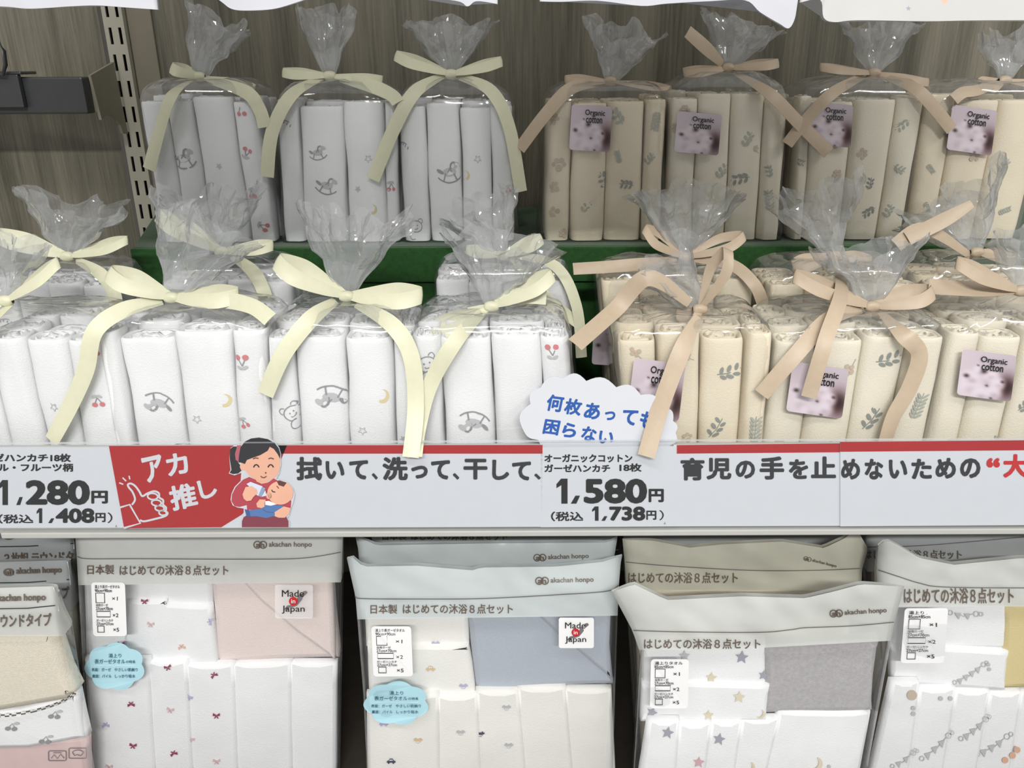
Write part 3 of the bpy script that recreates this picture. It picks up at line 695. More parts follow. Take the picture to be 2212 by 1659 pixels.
gift_bag('cream', DF, ZF, (1338, 742), (1674, 724), (1348, 955), (1652, 955), 'front row cream bag behind the cloud card, tail over the price card', GC, (1512, 668), (1425, 565), 150,
         [((1572, 545), .7, .8), ((1478, 705), 1.1, .5)], [[(1490, 655), (1400, 600), (1330, 668), (1242, 745)], [(1508, 684, .600), (1478, 745, .580), (1448, 820, .572), (1420, 900, .566), (1396, 986, .5555)]], (0, .25, .54, .83, 1), seed=18, sticker=((1418, 842), 112, 125, .12), rw=36, neckD=.63,
         prints=[(0, 'flower', -.2, .93, .006, 0), (1, 'paw', .4, .4, .005, .5), (1, 'flower', .3, .9, .005, .4), (2, 'sprig_dark', .3, .8, .008, -.6), (2, 'sprig_dark', -.2, .46, .0075, .2), (2, 'sprig_dark', -.1, .18, .0095, .6), (3, 'fern', .2, .46, .0095, 0), (3, 'sprig', -.5, .18, .004, 0)])
gift_bag('cream', DF, ZF, (1683, 742), (2052, 728), (1652, 955), (2006, 955), 'front row cream bag with two crossing ribbon tails over its sticker', GC, (1884, 662), (1885, 530), 240,
         [((1722, 600), 1.0, .35), ((2012, 632), 1.0, .35)], [[(1860, 668), (1790, 690), (1720, 765), (1645, 852)], [(1900, 672), (1950, 722), (1986, 765), (1966, 835), (1930, 900), (1912, 954)]], (0, .24, .52, .77, 1), seed=19, sticker=((1766, 843), 122, 108, .14), rw=33, neckD=.63,
         prints=[(0, 'paw', -.2, .35, .006, 0), (0, 'paw', .6, .12, .004, 0), (1, 'flower', .4, .82, .007, 2), (1, 'flower', .1, .35, .007, 1), (2, 'sprig_dark', .2, .88, .008, -.6), (2, 'sprig_dark', -.1, .52, .008, .2), (2, 'sprig_dark', -.4, .2, .0105, .6), (3, 'fern', .2, .6, .009, -.2), (3, 'sprig', -.2, .15, .007, 0)])
gift_bag('cream', DF, ZF, (2056, 736), (2340, 724), (2010, 955), (2280, 955), 'front row cream bag at the right edge with an uncovered sticker', GC, (2206, 628), (2225, 500), 160,
         [((2072, 572), 1.0, .4), ((2330, 640), 1.0, .4)], [[(2190, 626), (2130, 625), (2060, 622), (2005, 618)]], (0, .25, .58, .8, 1), seed=20, sticker=((2132, 811), 118, 100, .13), rw=33, neckD=.63,
         prints=[(0, 'paw', .4, .35, .005, 0), (0, 'flower', .2, .18, .006, 0), (1, 'rose', .2, .06, .007, 0), (1, 'sprig', .6, .35, .006, 0), (2, 'sprig_dark', .1, .6, .006, 0), (1, 'flower', .4, .85, .006, 0)])

# ------------------------------------------------------------------ price cards, banners and cut-outs in the label rail
def card(name, pts, D, mat, thick=0.0006):
    b = MB(); Fp = [W(x, y, D) for x, y in pts]; Bp = [p + Vector((0, thick, 0)) for p in Fp]; n = len(pts)
    b.add(Fp + Bp, [tuple(range(n)), tuple(range(2 * n - 1, n - 1, -1))] + [(i, n + i, n + (i + 1) % n, (i + 1) % n) for i in range(n)], mat)
    return b, Draw(b, flat(D, 0.00012))
DP = 0.5650
def price(d, a, b_, xa, xc, xb, y0, y1):
    w_, h_ = xa[1] - xa[0], y1 - y0
    d.poly([(xa[0], y0 + .22 * h_), (xa[0] + .42 * w_, y0), (xa[1], y0), (xa[1], y1), (xa[1] - .56 * w_, y1), (xa[1] - .56 * w_, y0 + .26 * h_), (xa[0], y0 + .38 * h_)], 'ink_black', 2)
    d.poly([(xc[0] + .5 * (xc[1] - xc[0]), y1 - .32 * h_), (xc[1], y1 - .32 * h_), (xc[0] + .6 * (xc[1] - xc[0]), y1), (xc[0], y1)], 'ink_black', 2)
    d.text(b_, xb[0], y0, xb[1], y1, 'ink_black', .045, lift=2)
b, d = card('price_card', [(-75, 966), (272, 966), (272, 1140), (-75, 1141)], DP, 'paper')
d.text('ガーゼハンカチ18枚', -62, 980, 153, 998, 'ink_black', .045); d.text('アニマル・フルーツ柄', -72, 1001, 158, 1019, 'ink_black', .045)
price(d, '1', '280', (-4, 17), (35, 49), (55, 194), 1037, 1091); d.text('円', 197, 1060, 233, 1088, 'ink_black', .05)
d.text('（税込', -4, 1111, 72, 1131, 'ink_black', .03); price(d, '1', '408', (79, 91), (104, 117), (120, 204), 1098, 1130); d.text('円', 206, 1108, 228, 1128, 'ink_black', .04); d.text('）', 232, 1107, 243, 1130, 'ink_black', .01); d.text('A', 249, 1134, 253, 1139, 'ink_grey')
tag(b.build('price_card', smooth=False), 'white price card reading 1,280 yen at the left end of the rail', 'price card', 'price cards in the shelf rail')
b, d = card('price_card', [(1168, 967), (1461, 964), (1461, 1137), (1168, 1139)], DP - .0008, 'paper')
d.text('オーガニックコットン', 1176, 981, 1366, 999, 'ink_black', .045); d.text('ガーゼハンカチ', 1176, 1003, 1318, 1020, 'ink_black', .045); d.text('18枚', 1338, 1001, 1386, 1019, 'ink_black', .04)
price(d, '1', '580', (1202, 1226), (1233, 1253), (1261, 1398), 1034, 1088); d.text('円', 1401, 1056, 1434, 1085, 'ink_black', .05)
d.text('（税込', 1190, 1105, 1260, 1126, 'ink_black', .03); price(d, '1', '738', (1279, 1293), (1299, 1312), (1316, 1394), 1094, 1125); d.text('円', 1396, 1103, 1418, 1123, 'ink_black', .04); d.text('）', 1424, 1102, 1434, 1124, 'ink_black', .01); d.text('A', 1434, 1128, 1438, 1133, 'ink_grey')
tag(b.build('price_card', smooth=False), 'white price card reading 1,580 yen under the cloud card', 'price card', 'price cards in the shelf rail')

# banner with the red thumbs-up panel and the first half of the slogan
def T(x, y): return (x * .28933, 930 + y * .28933)
DS1 = DP - .0008
b, d = card('banner_strip', [(235, 963), (1172, 961), (1172, 1138), (268, 1141)], DS1, 'paper')
red = [(235, 963), (620, 962), (600, 1010), (566, 1060), (548, 1085), (522, 1112), (478, 1139), (268, 1141)]
d.poly(red, 'red', 1); d.poly([(560, 962), (1172, 961), (1172, 980), (560, 980)], 'red', 1)
d.text('ア', 304, 990, 348, 1046, 'paper', .035, -.22, 2); d.text('カ', 355, 984, 402, 1031, 'paper', .035, -.2, 2)
d.text('推', 362, 1052, 420, 1106, 'paper', .035, -.2, 2); d.text('し', 424, 1040, 462, 1082, 'paper', .035, -.28, 2)
hand = [(985, 555), (1008, 515), (990, 460), (962, 425), (955, 403), (978, 396), (1010, 415), (1040, 455), (1062, 490), (1100, 470), (1150, 453), (1186, 468), (1190, 500), (1218, 520), (1218, 553), (1240, 575), (1238, 600), (1252, 618), (1230, 640), (1150, 662), (1075, 678), (1045, 668)]
d.stroke(catmull([T(*p) for p in hand], 4), 4.2, 'paper', 2)
d.stroke([T(*p) for p in [(895, 575), (968, 553), (1048, 692), (925, 728)]], 4.2, 'paper', 3)
for cx, cy, rx, ry in ((1140, 492, 38, 24), (1168, 540, 36, 22), (1192, 580, 34, 20), (1215, 615, 28, 18)):
    p = T(cx, cy); d.stroke([(p[0] + rx * .289 * math.cos(a) + 3 * math.sin(a) * .3, p[1] + ry * .289 * math.sin(a)) for a in [2 * math.pi * i / 18 for i in range(18)]], 3.6, 'paper', 3, closed=True)
for p, q in (((890, 390), (920, 402)), ((915, 352), (942, 378)), ((963, 338), (970, 365))): d.stroke([T(*p), T(*q)], 3, 'paper', 2)
for st, x0, x1, y0, y1 in (('拭', 640, 696, 987, 1038), ('い', 703, 744, 996, 1035), ('て', 754, 795, 994, 1036), ('、', 803, 816, 1022, 1036), ('洗', 826, 881, 987, 1038), ('っ', 888, 924, 1006, 1034), ('て', 931, 972, 994, 1036), ('、', 978, 992, 1022, 1036), ('干', 1001, 1053, 991, 1036), ('し', 1063, 1100, 993, 1037), ('て', 1106, 1147, 997, 1038), ('、', 1154, 1168, 1023, 1036)):
    d.text(st, x0, y0, x1, y1, 'ink_grey', .045, lift=2)
tag(b.build('banner_strip', smooth=False), 'long white banner strip with red thumbs-up panel at its left end', 'banner', 'slogan banners in the shelf rail')
b, d = card('banner_strip', [(1455, 961), (1822, 957), (1822, 1136), (1455, 1137)], DP - .0002, 'paper')
d.poly([(1462, 961.5), (1822, 957.5), (1822, 977), (1462, 980)], 'red', 1)
for st, x0, x1, y0, y1 in (('育', 1470, 1522, 989, 1038), ('児', 1526, 1580, 989, 1036), ('の', 1589, 1631, 995, 1034), ('手', 1641, 1694, 986, 1036), ('を', 1704, 1746, 992, 1035), ('止', 1752, 1806, 986, 1033)):
    d.text(st, x0, y0, x1, y1, 'ink_grey', .045, lift=2)
tag(b.build('banner_strip', smooth=False), 'white slogan banner strip just right of the 1,580 yen card', 'banner', 'slogan banners in the shelf rail')
b, d = card('banner_strip', [(1815, 954), (2420, 949), (2420, 1133), (1815, 1137)], DP - .0012, 'paper')
d.poly([(1815, 954.5), (2420, 949.5), (2420, 971), (1815, 976)], 'red', 1)
for st, x0, x1, y0, y1, mt in (('め', 1813, 1858, 991, 1036, 'ink_grey'), ('な', 1868, 1908, 991, 1036, 'ink_grey'), ('い', 1920, 1960, 993, 1034, 'ink_grey'), ('た', 1969, 2013, 991, 1035, 'ink_grey'), ('め', 2021, 2065, 989, 1034, 'ink_grey'), ('の', 2074, 2118, 990, 1033, 'ink_grey'), ('“', 2131, 2160, 989, 1010, 'ink_red'), ('大', 2167, 2220, 981, 1032, 'ink_red')):
    d.text(st, x0 + (4 if x0 == 1813 else 0), y0, x1, y1, mt, .045, lift=2)
tag(b.build('banner_strip', smooth=False), 'white slogan banner strip at the right edge with red lettering', 'banner', 'slogan banners in the shelf rail')

# mother and baby cut-out
def q(*P): return [(480 + x * .13265, 930 + y * .13265) for x, y in P]
outl = q((115, 450), (135, 290), (185, 250), (255, 232), (320, 230), (370, 165), (470, 118), (600, 102), (745, 125), (860, 190), (930, 285), (955, 380), (958, 560), (930, 700), (880, 790), (930, 800), (1060, 850), (1150, 930), (1185, 1040), (1160, 1160), (1130, 1250), (1090, 1390), (1060, 1420), (1100, 1500), (1095, 1580), (310, 1580), (310, 1480), (350, 1400), (350, 1270), (250, 1255), (170, 1220), (135, 1130), (150, 1030), (200, 920), (300, 820), (310, 690), (200, 730), (105, 700), (135, 640))
b, d = card('cutout_card', outl, DS1 - .0012, 'paper')
d.poly(q((130, 300), (180, 260), (240, 260), (230, 380), (260, 520), (290, 560), (330, 640), (260, 700), (180, 710), (120, 690), (150, 640), (120, 450)), 'hair', 1)
d.poly(q((240, 240), (310, 240), (275, 380), (285, 520), (220, 480), (208, 380), (232, 300)), 'scrunchie', 2)
d.poly(q((340, 800), (220, 920), (160, 1040), (150, 1150), (200, 1230), (280, 1245), (400, 1215), (405, 1295), (1115, 1270), (1125, 1150), (900, 815), (840, 780), (740, 850), (640, 870), (540, 800), (440, 755)), 'jumper', 1)
d.poly(q((540, 780), (760, 790), (740, 850), (640, 865), (560, 830)), 'skin', 2)
d.poly(q((370, 500), (480, 440), (620, 390), (740, 320), (775, 255), (840, 290), (900, 370), (942, 460), (938, 620), (900, 720), (840, 780), (740, 820), (640, 830), (540, 800), (440, 730), (370, 640), (310, 650), (285, 590), (305, 535), (370, 535)), 'skin', 3)
d.poly(q((265, 520), (275, 400), (300, 270), (370, 180), (470, 130), (600, 115), (740, 140), (850, 200), (920, 290), (945, 380), (942, 460), (900, 380), (840, 300), (775, 265), (740, 330), (620, 400), (480, 450), (400, 480), (370, 545), (300, 520)), 'hair', 4)
d.poly(q((350, 1410), (400, 1380), (1040, 1400), (1080, 1480), (1080, 1575), (320, 1575), (320, 1480)), 'skirt', 2)
d.poly(q((365, 1280), (440, 1300), (640, 1270), (700, 1200), (880, 1215), (990, 1215), (980, 1260), (860, 1330), (850, 1390), (720, 1425), (560, 1395), (400, 1400)), 'denim', 3)
d.poly(q((365, 1280), (440, 1300), (460, 1400), (395, 1400)), 'denim_dark', 4); d.stroke(q((660, 1280), (720, 1325), (860, 1335)), 1.2, 'denim_dark', 4)
d.poly(q((700, 1150), (760, 1145), (890, 1200), (790, 1225), (700, 1210)), 'label_white', 4)
d.circle(480 + 945 * .13265, 930 + 1015 * .13265, 28, 25.5, 'skin', 5, 26); d.circle(480 + 760 * .13265, 930 + 1060 * .13265, 6, 7.5, 'skin', 5)
d.poly(q((890, 830), (930, 810), (1050, 850), (1000, 915), (920, 890)), 'brown', 6)
d.stroke(q((885, 905), (905, 920), (920, 945)), 1.8, 'brown', 6); d.stroke(q((805, 965), (820, 995), (865, 1003)), 2.2, 'hair', 6); d.stroke(q((1040, 1040), (1066, 1090), (1040, 1150), (980, 1150)), 1.2, 'peach', 6)
d.poly(q((395, 870), (460, 835), (660, 910), (600, 1070), (560, 1050), (480, 950)), 'bottle', 6); d.poly(q((700, 970), (725, 1060), (640, 1080)), 'bottle', 6); d.poly(q((650, 915), (705, 940), (640, 1082), (588, 1062)), 'band', 7)
d.poly(q((330, 1040), (380, 920), (480, 905), (560, 960), (575, 1020), (510, 1080), (470, 1140), (400, 1150), (350, 1110)), 'skin', 8)
d.stroke(q((500, 960), (555, 975)), 1.0, 'peach', 9); d.stroke(q((495, 995), (550, 1010)), 1.0, 'peach', 9)
d.poly(q((555, 1190), (610, 1120), (710, 1125), (690, 1180), (690, 1240), (640, 1265), (570, 1250)), 'skin', 6)
d.poly(q((850, 1330), (930, 1280), (1000, 1235), (1110, 1260), (1090, 1350), (1020, 1420), (920, 1420), (865, 1400)), 'skin', 6)
for ex in (555, 790): d.stroke(q((ex - 45, 600), (ex - 25, 565), (ex, 555), (ex + 25, 568), (ex + 45, 600)), 2.6, 'hair', 6)
d.stroke(q((500, 462), (545, 445), (590, 455)), 2.2, 'brown', 6); d.stroke(q((752, 460), (795, 447), (840, 465)), 2.2, 'brown', 6)
d.circle(480 + 708 * .13265, 930 + 690 * .13265, 1.7, 1.7, 'brown', 6); d.stroke(q((625, 742), (650, 765), (685, 768), (720, 745)), 2.0, 'brown', 6)
tag(b.build('cutout_card', smooth=False), 'cut-out picture of a mother bottle-feeding a baby in the rail', 'display card')

# cloud shaped speech card
P = [(1170, 968), (1163, 951)]
def bump(x0, y0, x1, y1, h, n=7):
    for i in range(1, n + 1):
        t = i / n; nx, ny = (y1 - y0), -(x1 - x0); l = math.hypot(nx, ny); k = h * math.sin(math.pi * t)
        P.append((x0 + (x1 - x0) * t + nx / l * k, y0 + (y1 - y0) * t + ny / l * k))
kn = [(1160, 950), (1131, 932), (1146, 877), (1168, 843), (1218, 823), (1268, 829), (1333, 842), (1386, 858), (1434, 884), (1455, 912), (1460, 936), (1448, 962)]
for (a, c_), e in zip(zip(kn, kn[1:]), (6, 16, 12, 13, 13, 14, 13, 13, 11, 7, 9)): bump(a[0], a[1], c_[0], c_[1], e)
P.append((1444, 968))
cb = W(1300, 966, DP + .0015)
def cf(x, y, l):
    p = W(x, y, DP + .0015); return p + Vector((0, (p.z - cb.z) * .10 - .00015 * l, 0))
b = MB(); Fp = [cf(x, y, 0) for x, y in P]; Bp = [p + Vector((0, .0006, 0)) for p in Fp]; n = len(P)
b.add(Fp + Bp, [tuple(range(n)), tuple(range(2 * n - 1, n - 1, -1))] + [(i, n + i, n + (i + 1) % n, (i + 1) % n) for i in range(n)], 'paper')
d = Draw(b, cf)
for st, x0, y0, x1, y1 in (('何', 1182, 855, 1218, 890), ('枚', 1221, 863, 1258, 897), ('あ', 1264, 872, 1298, 906), ('っ', 1307, 890, 1330, 909), ('て', 1345, 886, 1378, 918), ('も', 1384, 890, 1414, 926)): d.text(st, x0, y0, x1, y1, 'ink_blue', .035, .12, shear=.1)
for st, x0, y0, x1, y1 in (('困', 1175, 907, 1209, 938), ('ら', 1216, 914, 1246, 944), ('な', 1257, 921, 1289, 952), ('い', 1294, 931, 1326, 957)): d.text(st, x0, y0, x1, y1, 'ink_blue', .035, .12, shear=.1)
tag(b.build('cloud_card', smooth=False), 'white cloud-shaped card with slanted blue handwriting-style lettering', 'display card')

# ------------------------------------------------------------------ flat towel packs on the lower shelf
ZL = 0.5785
def lerp_tab(tab, k):
    if k <= tab[0][0]: a, b_ = tab[0], tab[1]
    elif k >= tab[-1][0]: a, b_ = tab[-2], tab[-1]
    else:
        for a, b_ in zip(tab, tab[1:]):
            if a[0] <= k <= b_[0]: break
    return a[1] + (b_[1] - a[1]) * (k - a[0]) / (b_[0] - a[0])
class Pack:
    """flat film pouch standing upright at one distance; left/right: [(y, x)], top: [(x, y)] outlines of its front"""
    def __init__(s, D, left, right, top, hdr, label, header='header_print', thick=.032, seed=0, group='flat towel set packs', wr=1.0, name='towel_set_pack', cat='towel set', fm='pouch_film'):
        s.D, s.left, s.right, s.top, s.hdr, s.seed, s.thick, s.wr = D, left, right, top, hdr, seed, thick, wr
        yb = 1700
        while zat(yb, D) > ZL + .014: yb += 5
        s.yb = yb
        c = W((lerp_tab(left, 1500) + lerp_tab(right, 1500)) / 2, yb, D)
        s.root = thing(name, (c.x, c.y + thick / 2, ZL), label, cat, group)
        s.header = header; s.fm = fm
        s.pouch()
    def edge(s, y): return lerp_tab(s.left, y), lerp_tab(s.right, y)
    def off(s, x, y):
        l, r = s.edge(y); u = (x - l) / (r - l) * 2 - 1; u = max(-1, min(1, u))
        yt = lerp_tab(s.top, x); v = max(0, min(1, (y - yt) / 60.0))
        pil = .006 * abs(u) ** 16 + .004 * (1 - v) ** 2
        p = W(x, y, s.D); k = s.wr
        n1 = noise.noise(Vector((p.x * 16 + s.seed * 7, s.seed, p.z * 22)))
        n2 = noise.noise(Vector((p.x * 40 + s.seed * 3, 4 + s.seed, p.z * 60 + p.x * 30)))
        top = max(0, 1 - (y - yt) / 130.0)
        wv = k * (.0016 * n1 + .0008 * n2) * (1 + 1.2 * top)
        return pil + (wv if wv < .0008 else .0008 + (wv - .0008) * (.25 + .75 * top)) - .003
    def P(s, x, y, lift): return W(x, y, s.D + s.off(x, y) - .0011 * lift * .35 - .0005)
    def pouch(s):
        nx, b = 44, MB()
        def row(t, yfun):
            R = []
            for i in range(nx + 1):
                q_ = i / nx
                x = lerp_tab(s.left, 1300) * (1 - q_) + lerp_tab(s.right, 1300) * q_
                for _ in range(3):
                    y = yfun(x, t); l, r = s.edge(y); x = l + (r - l) * q_
                R.append(W(x, y, s.D + s.off(x, y)))
            for i in range(nx, -1, -1):                 # back of the pouch
                p = R[i]; q_ = i / nx * 2 - 1
                R.append(Vector((p.x, p.y + max(.002, s.thick * min(1, t2) * (1 - abs(q_) ** 8 * .55)), p.z)))
            return R
        rows = []; nh, nb = 9, 22
        for k in range(nh + 1):
            t2 = .15 + .85 * (k / nh); t = k / nh
            rows.append(row(t, lambda x, t: lerp_tab(s.top, x) * (1 - t) + s.hdr(x) * t))
        for k in range(1, nb + 1):
            t2 = 1; t = k / nb
            rows.append(row(t, lambda x, t: s.hdr(x) * (1 - t) + s.yb * t))
        b.grid(rows, s.header, closed=True, matf=lambda j: s.header if j < nh else s.fm)
        n = len(rows[-1]); b.add(rows[-1], [tuple(range(n))], s.fm)
        s.film = tag(b.build('film_pouch', s.root), 'clear film pouch with grey printed header')
    def lettering(s, line, texts, logo=None, lm='line'):
        """brown rule, product line and shop logo printed on the header"""
        b = MB(); d = Draw(b, s.P)
        if line: d.stroke(catmull(line, 8), 1.9, lm, 1)
        for st, x0, y0, x1, y1, bo in texts: d.text(st, x0, y0, x1, y1, 'ink_brown', bo, math.atan2(0, 1), 1)
        if logo:
            lx, ly, k, rot = logo; c, q_ = math.cos(rot), math.sin(rot)
            R = lambda x, y: (lx + (x * c - y * q_) * k, ly + (x * q_ + y * c) * k)
            for ox in (0, 13):
                d.stroke([R(ox + 6 + 8 * math.cos(a), 8 * math.sin(a)) for a in [2 * math.pi * i / 16 for i in range(16)]], 2.6 * k, 'ink_brown', 1, closed=True)
            d.text('ah', *R(2.5, -6), R(22, 5)[0], R(2.5, 6)[1], 'ink_brown', .035, rot, 2)
            x0, y0 = R(32, -7); d.text('akachan honpo', x0, y0, x0 + 98 * k, y0 + 15 * k, 'ink_brown', .02, rot, 1)
        b.build('header_lettering', s.film)
    def slab(s, name, pts, mat, dy, th=.006, prints=(), label=None, sub=6, parent=None, wob=.0007):
        """folded cloth: an outline with soft rolled edges and real thickness"""
        dy += .003; D = s.D + dy; P = []; n = len(pts)
        for i in range(n):
            (ax, ay), (bx, by) = pts[i], pts[(i + 1) % n]
            for k in range(sub): P.append((ax + (bx - ax) * k / sub, ay + (by - ay) * k / sub))
        m_ = len(P); cx = sum(p[0] for p in P) / m_; cy = sum(p[1] for p in P) / m_
        b = MB(); rows = []
        lim = lambda v: Vector((v.x, v.y, max(v.z, ZL + .0012)))
        pr = th * .5; pxm = scale_at(cx, cy, D); ip = pr / pxm
        area = sum(P[i][0] * P[(i + 1) % m_][1] - P[(i + 1) % m_][0] * P[i][1] for i in range(m_)); sg = 1 if area > 0 else -1
        def inset(dist):
            O = []
            for i in range(m_):
                a, c = P[i - 2], P[(i + 2) % m_]; dx, dy_ = c[0] - a[0], c[1] - a[1]; l = math.hypot(dx, dy_) or 1
                O.append((P[i][0] - dy_ / l * dist * sg, P[i][1] + dx / l * dist * sg))
            return O
        def wv(x, y):
            p = W(x, y, D); return wob * noise.noise(Vector((p.x * 22, p.z * 22, s.seed + dy * 900)))
        for (o_, yy) in ((0, th), (0, pr), (ip * .3, pr * .3), (ip, 0)):
            rows.append([lim(W(x, y, D) + Vector((0, yy + wv(x, y), 0))) for x, y in inset(o_)])
        b.grid(rows, mat, closed=True)
        b.add(rows[-1], [tuple(range(m_))], mat)
        fn = lambda x, y, l: W(x, y, D) + Vector((0, -.0011 - .00012 * l, 0))
        d = Draw(b, fn)
        for pr_ in prints: pr_(d)
        o = b.build(name, parent or s.root)
        if label: o['label'] = label
        return o
    def sticker(s, name, outline, mat, drawf, label):
        b = MB(); d = Draw(b, s.P); d.poly(outline, mat, 1); drawf(d)
        o = b.build(name, s.root, smooth=False); o['label'] = label; return o
def bow(x, y, r, m, rot=0.0):
    def g(d):
        c, q_ = math.cos(rot), math.sin(rot); R = lambda a, b_: (x + (a * c - b_ * q_) * r, y + (a * q_ + b_ * c) * r)
        d.poly([R(0, -.15), R(-1, -.75), R(-1.1, .1), R(-.2, .2)], m, 1); d.poly([R(0, -.15), R(1, -.75), R(1.1, .1), R(.2, .2)], m, 1)
        d.poly([R(-.2, .1), R(-.75, .8), R(-.35, .85), R(.1, .2)], m, 2); d.poly([R(.2, .1), R(.75, .8), R(.35, .85), R(-.1, .2)], m, 2)
    return g
def car(x, y, r, m, flip=1):
    def g(d):
        d.poly([(x + a * r, y + b_ * r * flip) for a, b_ in ((-1.1, .4), (-1.05, 0), (-.6, -.1), (-.35, -.6), (.35, -.6), (.7, -.1), (1.15, .05), (1.15, .4))], m, 1)
        for a in (-.6, .6): d.circle(x + a * r, y + .45 * r * flip, .25 * r, .25 * r, m, 2, 10)
        d.poly([(x + a * r, y + b_ * r * flip) for a, b_ in ((-.28, -.45), (.0, -.45), (.0, -.12), (-.42, -.12))], 'label_white', 3); d.poly([(x + a * r, y + b_ * r * flip) for a, b_ in ((.1, -.45), (.28, -.45), (.48, -.12), (.1, -.12))], 'label_white', 3)
    return g
def stp(x, y, r, m, rot=0): return lambda d: d.poly(star(x, y, r, rot), m, 1)
def moonp(x, y, r, m): return lambda d: d.poly([(x + r * math.cos(math.radians(a)), y + r * math.sin(math.radians(a))) for a in range(-60, 131, 12)] + [(x - .35 * r + .85 * r * math.cos(math.radians(a)), y - .2 * r + .85 * r * math.sin(math.radians(a))) for a in range(120, -51, -15)], m, 1)
def bunting(x, y, n, dx, dy, r, m='grey_print'):
    def g(d):
        d.stroke([(x, y), (x + dx * n / 2, y + dy * n / 2 + r * .5), (x + dx * n, y + dy * n)], 1.6, m, 1)
        for i in range(n):
            a, b_ = x + dx * (i + .3), y + dy * (i + .3); d.poly([(a - r * .5, b_), (a + r * .5, b_ + dy * .3), (a + r * .15, b_ + r)], m, 2)
        for k, rr in ((-.5, .35), (n + .3, .4), (n + .8, .3)): d.stroke([(x + dx * k + r * rr * math.cos(t), y + dy * k + r * rr * math.sin(t)) for t in [2 * math.pi * i / 12 for i in range(12)]], 1.8, m, 2, closed=True)
    return g
def dots(L, m, r): return lambda d: [d.circle(x, y, r, r, m, 1, 14) for x, y in L]
def info(P_, x0, y0, x1, y1, first, size, skew=0.0, rot=0.0):
    def dr(d):
        w_, h_ = x1 - x0, y1 - y0; X = lambda u, v: x0 + u * w_ + skew * (v - .5) * w_; Y = lambda v: y0 + v * h_
        for st, a, v0, v1 in ((first, .10, .05, .115), (size, .10, .125, .185), ('浴用ガーゼ', .11, .40, .45), ('27cm×70cm', .11, .46, .52), ('ガーゼハンカチ', .11, .685, .735), ('27cm×27cm', .11, .745, .80)):
            wd = {0: .74}.get(0) if st == first else (.50 if 'cm' in st else (.36 if st.startswith('浴') else .5))
            d.text(st, X(a, v0), Y(v0), X(a, v0) + wd * w_, Y(v1), 'ink_grey', .012, lift=2)
        for u0, v0, u1, v1 in ((.12, .20, .38, .38), (.13, .54, .53, .645), (.14, .815, .33, .93)):
            d.stroke([(X(u0, v0), Y(v0)), (X(u1, v0), Y(v0)), (X(u1, v1), Y(v1)), (X(u0, v1), Y(v1))], 1.8, 'ink_grey', 2, closed=True)
        for st, v in (('×1', .30), ('×2', .61), ('×5', .88)): d.text(st, X(.60, v), Y(v) - .032 * h_, X(.60, v) + .17 * w_, Y(v) + .04 * h_, 'ink_grey', .01, lift=2)
    P_.sticker('contents_label', [(x + skew * ((y - y0) / (y1 - y0) - .5) * (x1 - x0), y) for x, y in rrect(x0, y0, x1, y1, 7)], 'label_white', dr, 'small white label listing sizes and counts')
def cloud(P_, cx, cy, rx, ry, seed=0):
    def dr(d):
        for st, a, v0, v1, wd in (('湯上り', -.22, -.56, -.38, .44), ('表ガーゼタオル', -.70, -.32, -.12, 1.05), ('の特長', .38, -.27, -.14, .32), ('表面：ガーゼ', -.80, .06, .21, .66), ('やさしい肌触り', -.02, .06, .21, .80), ('裏面：パイル', -.78, .34, .49, .66), ('しっかり吸水', 0, .34, .49, .70)):
            d.text(st, cx + a * rx, cy + v0 * ry, cx + (a + wd) * rx, cy + v1 * ry, 'ink_teal', .01, lift=2)
        d.stroke(catmull([(cx - .7 * rx, cy - .03 * ry), (cx - .1 * rx, cy - .05 * ry), (cx, cy + .0 * ry), (cx + .1 * rx, cy - .05 * ry), (cx + .7 * rx, cy - .03 * ry)], 5), 1.0, 'label_white', 2)
    P_.sticker('cloud_label', scallop(cx, cy, rx, ry, 7, .08, seed), 'label_blue', dr, 'pale blue cloud label')
def made(P_, x0, y0, x1, y1, mat='label_white'):
    def dr(d):
        w_, h_ = x1 - x0, y1 - y0; X = lambda u: x0 + u * w_; Y = lambda v: y0 + v * h_
        isl = [(.25, .72), (.32, .62), (.42, .60), (.5, .52), (.56, .5), (.60, .36), (.66, .28), (.72, .30), (.74, .20), (.82, .18), (.86, .24), (.80, .30), (.74, .36), (.70, .46), (.64, .54), (.58, .62), (.48, .66), (.38, .68), (.30, .78)]
        d.poly([(X(a), Y(b_)) for a, b_ in isl], 'map_grey', 2)
        d.text('Made', X(.18), Y(.16), X(.76), Y(.36), 'ink_black', .005, lift=4); d.text('Japan', X(.18), Y(.62), X(.78), Y(.86), 'ink_black', .005, lift=4)
        d.circle(X(.48), Y(.49), .115 * w_, .115 * h_ * (w_ / h_), 'ink_red', 5); d.text('in', X(.425), Y(.43), X(.535), Y(.55), 'label_white', .01, lift=6)
    P_.sticker('origin_label', rrect(x0, y0, x1, y1, 5), mat, dr, 'small clear label reading Made in Japan')
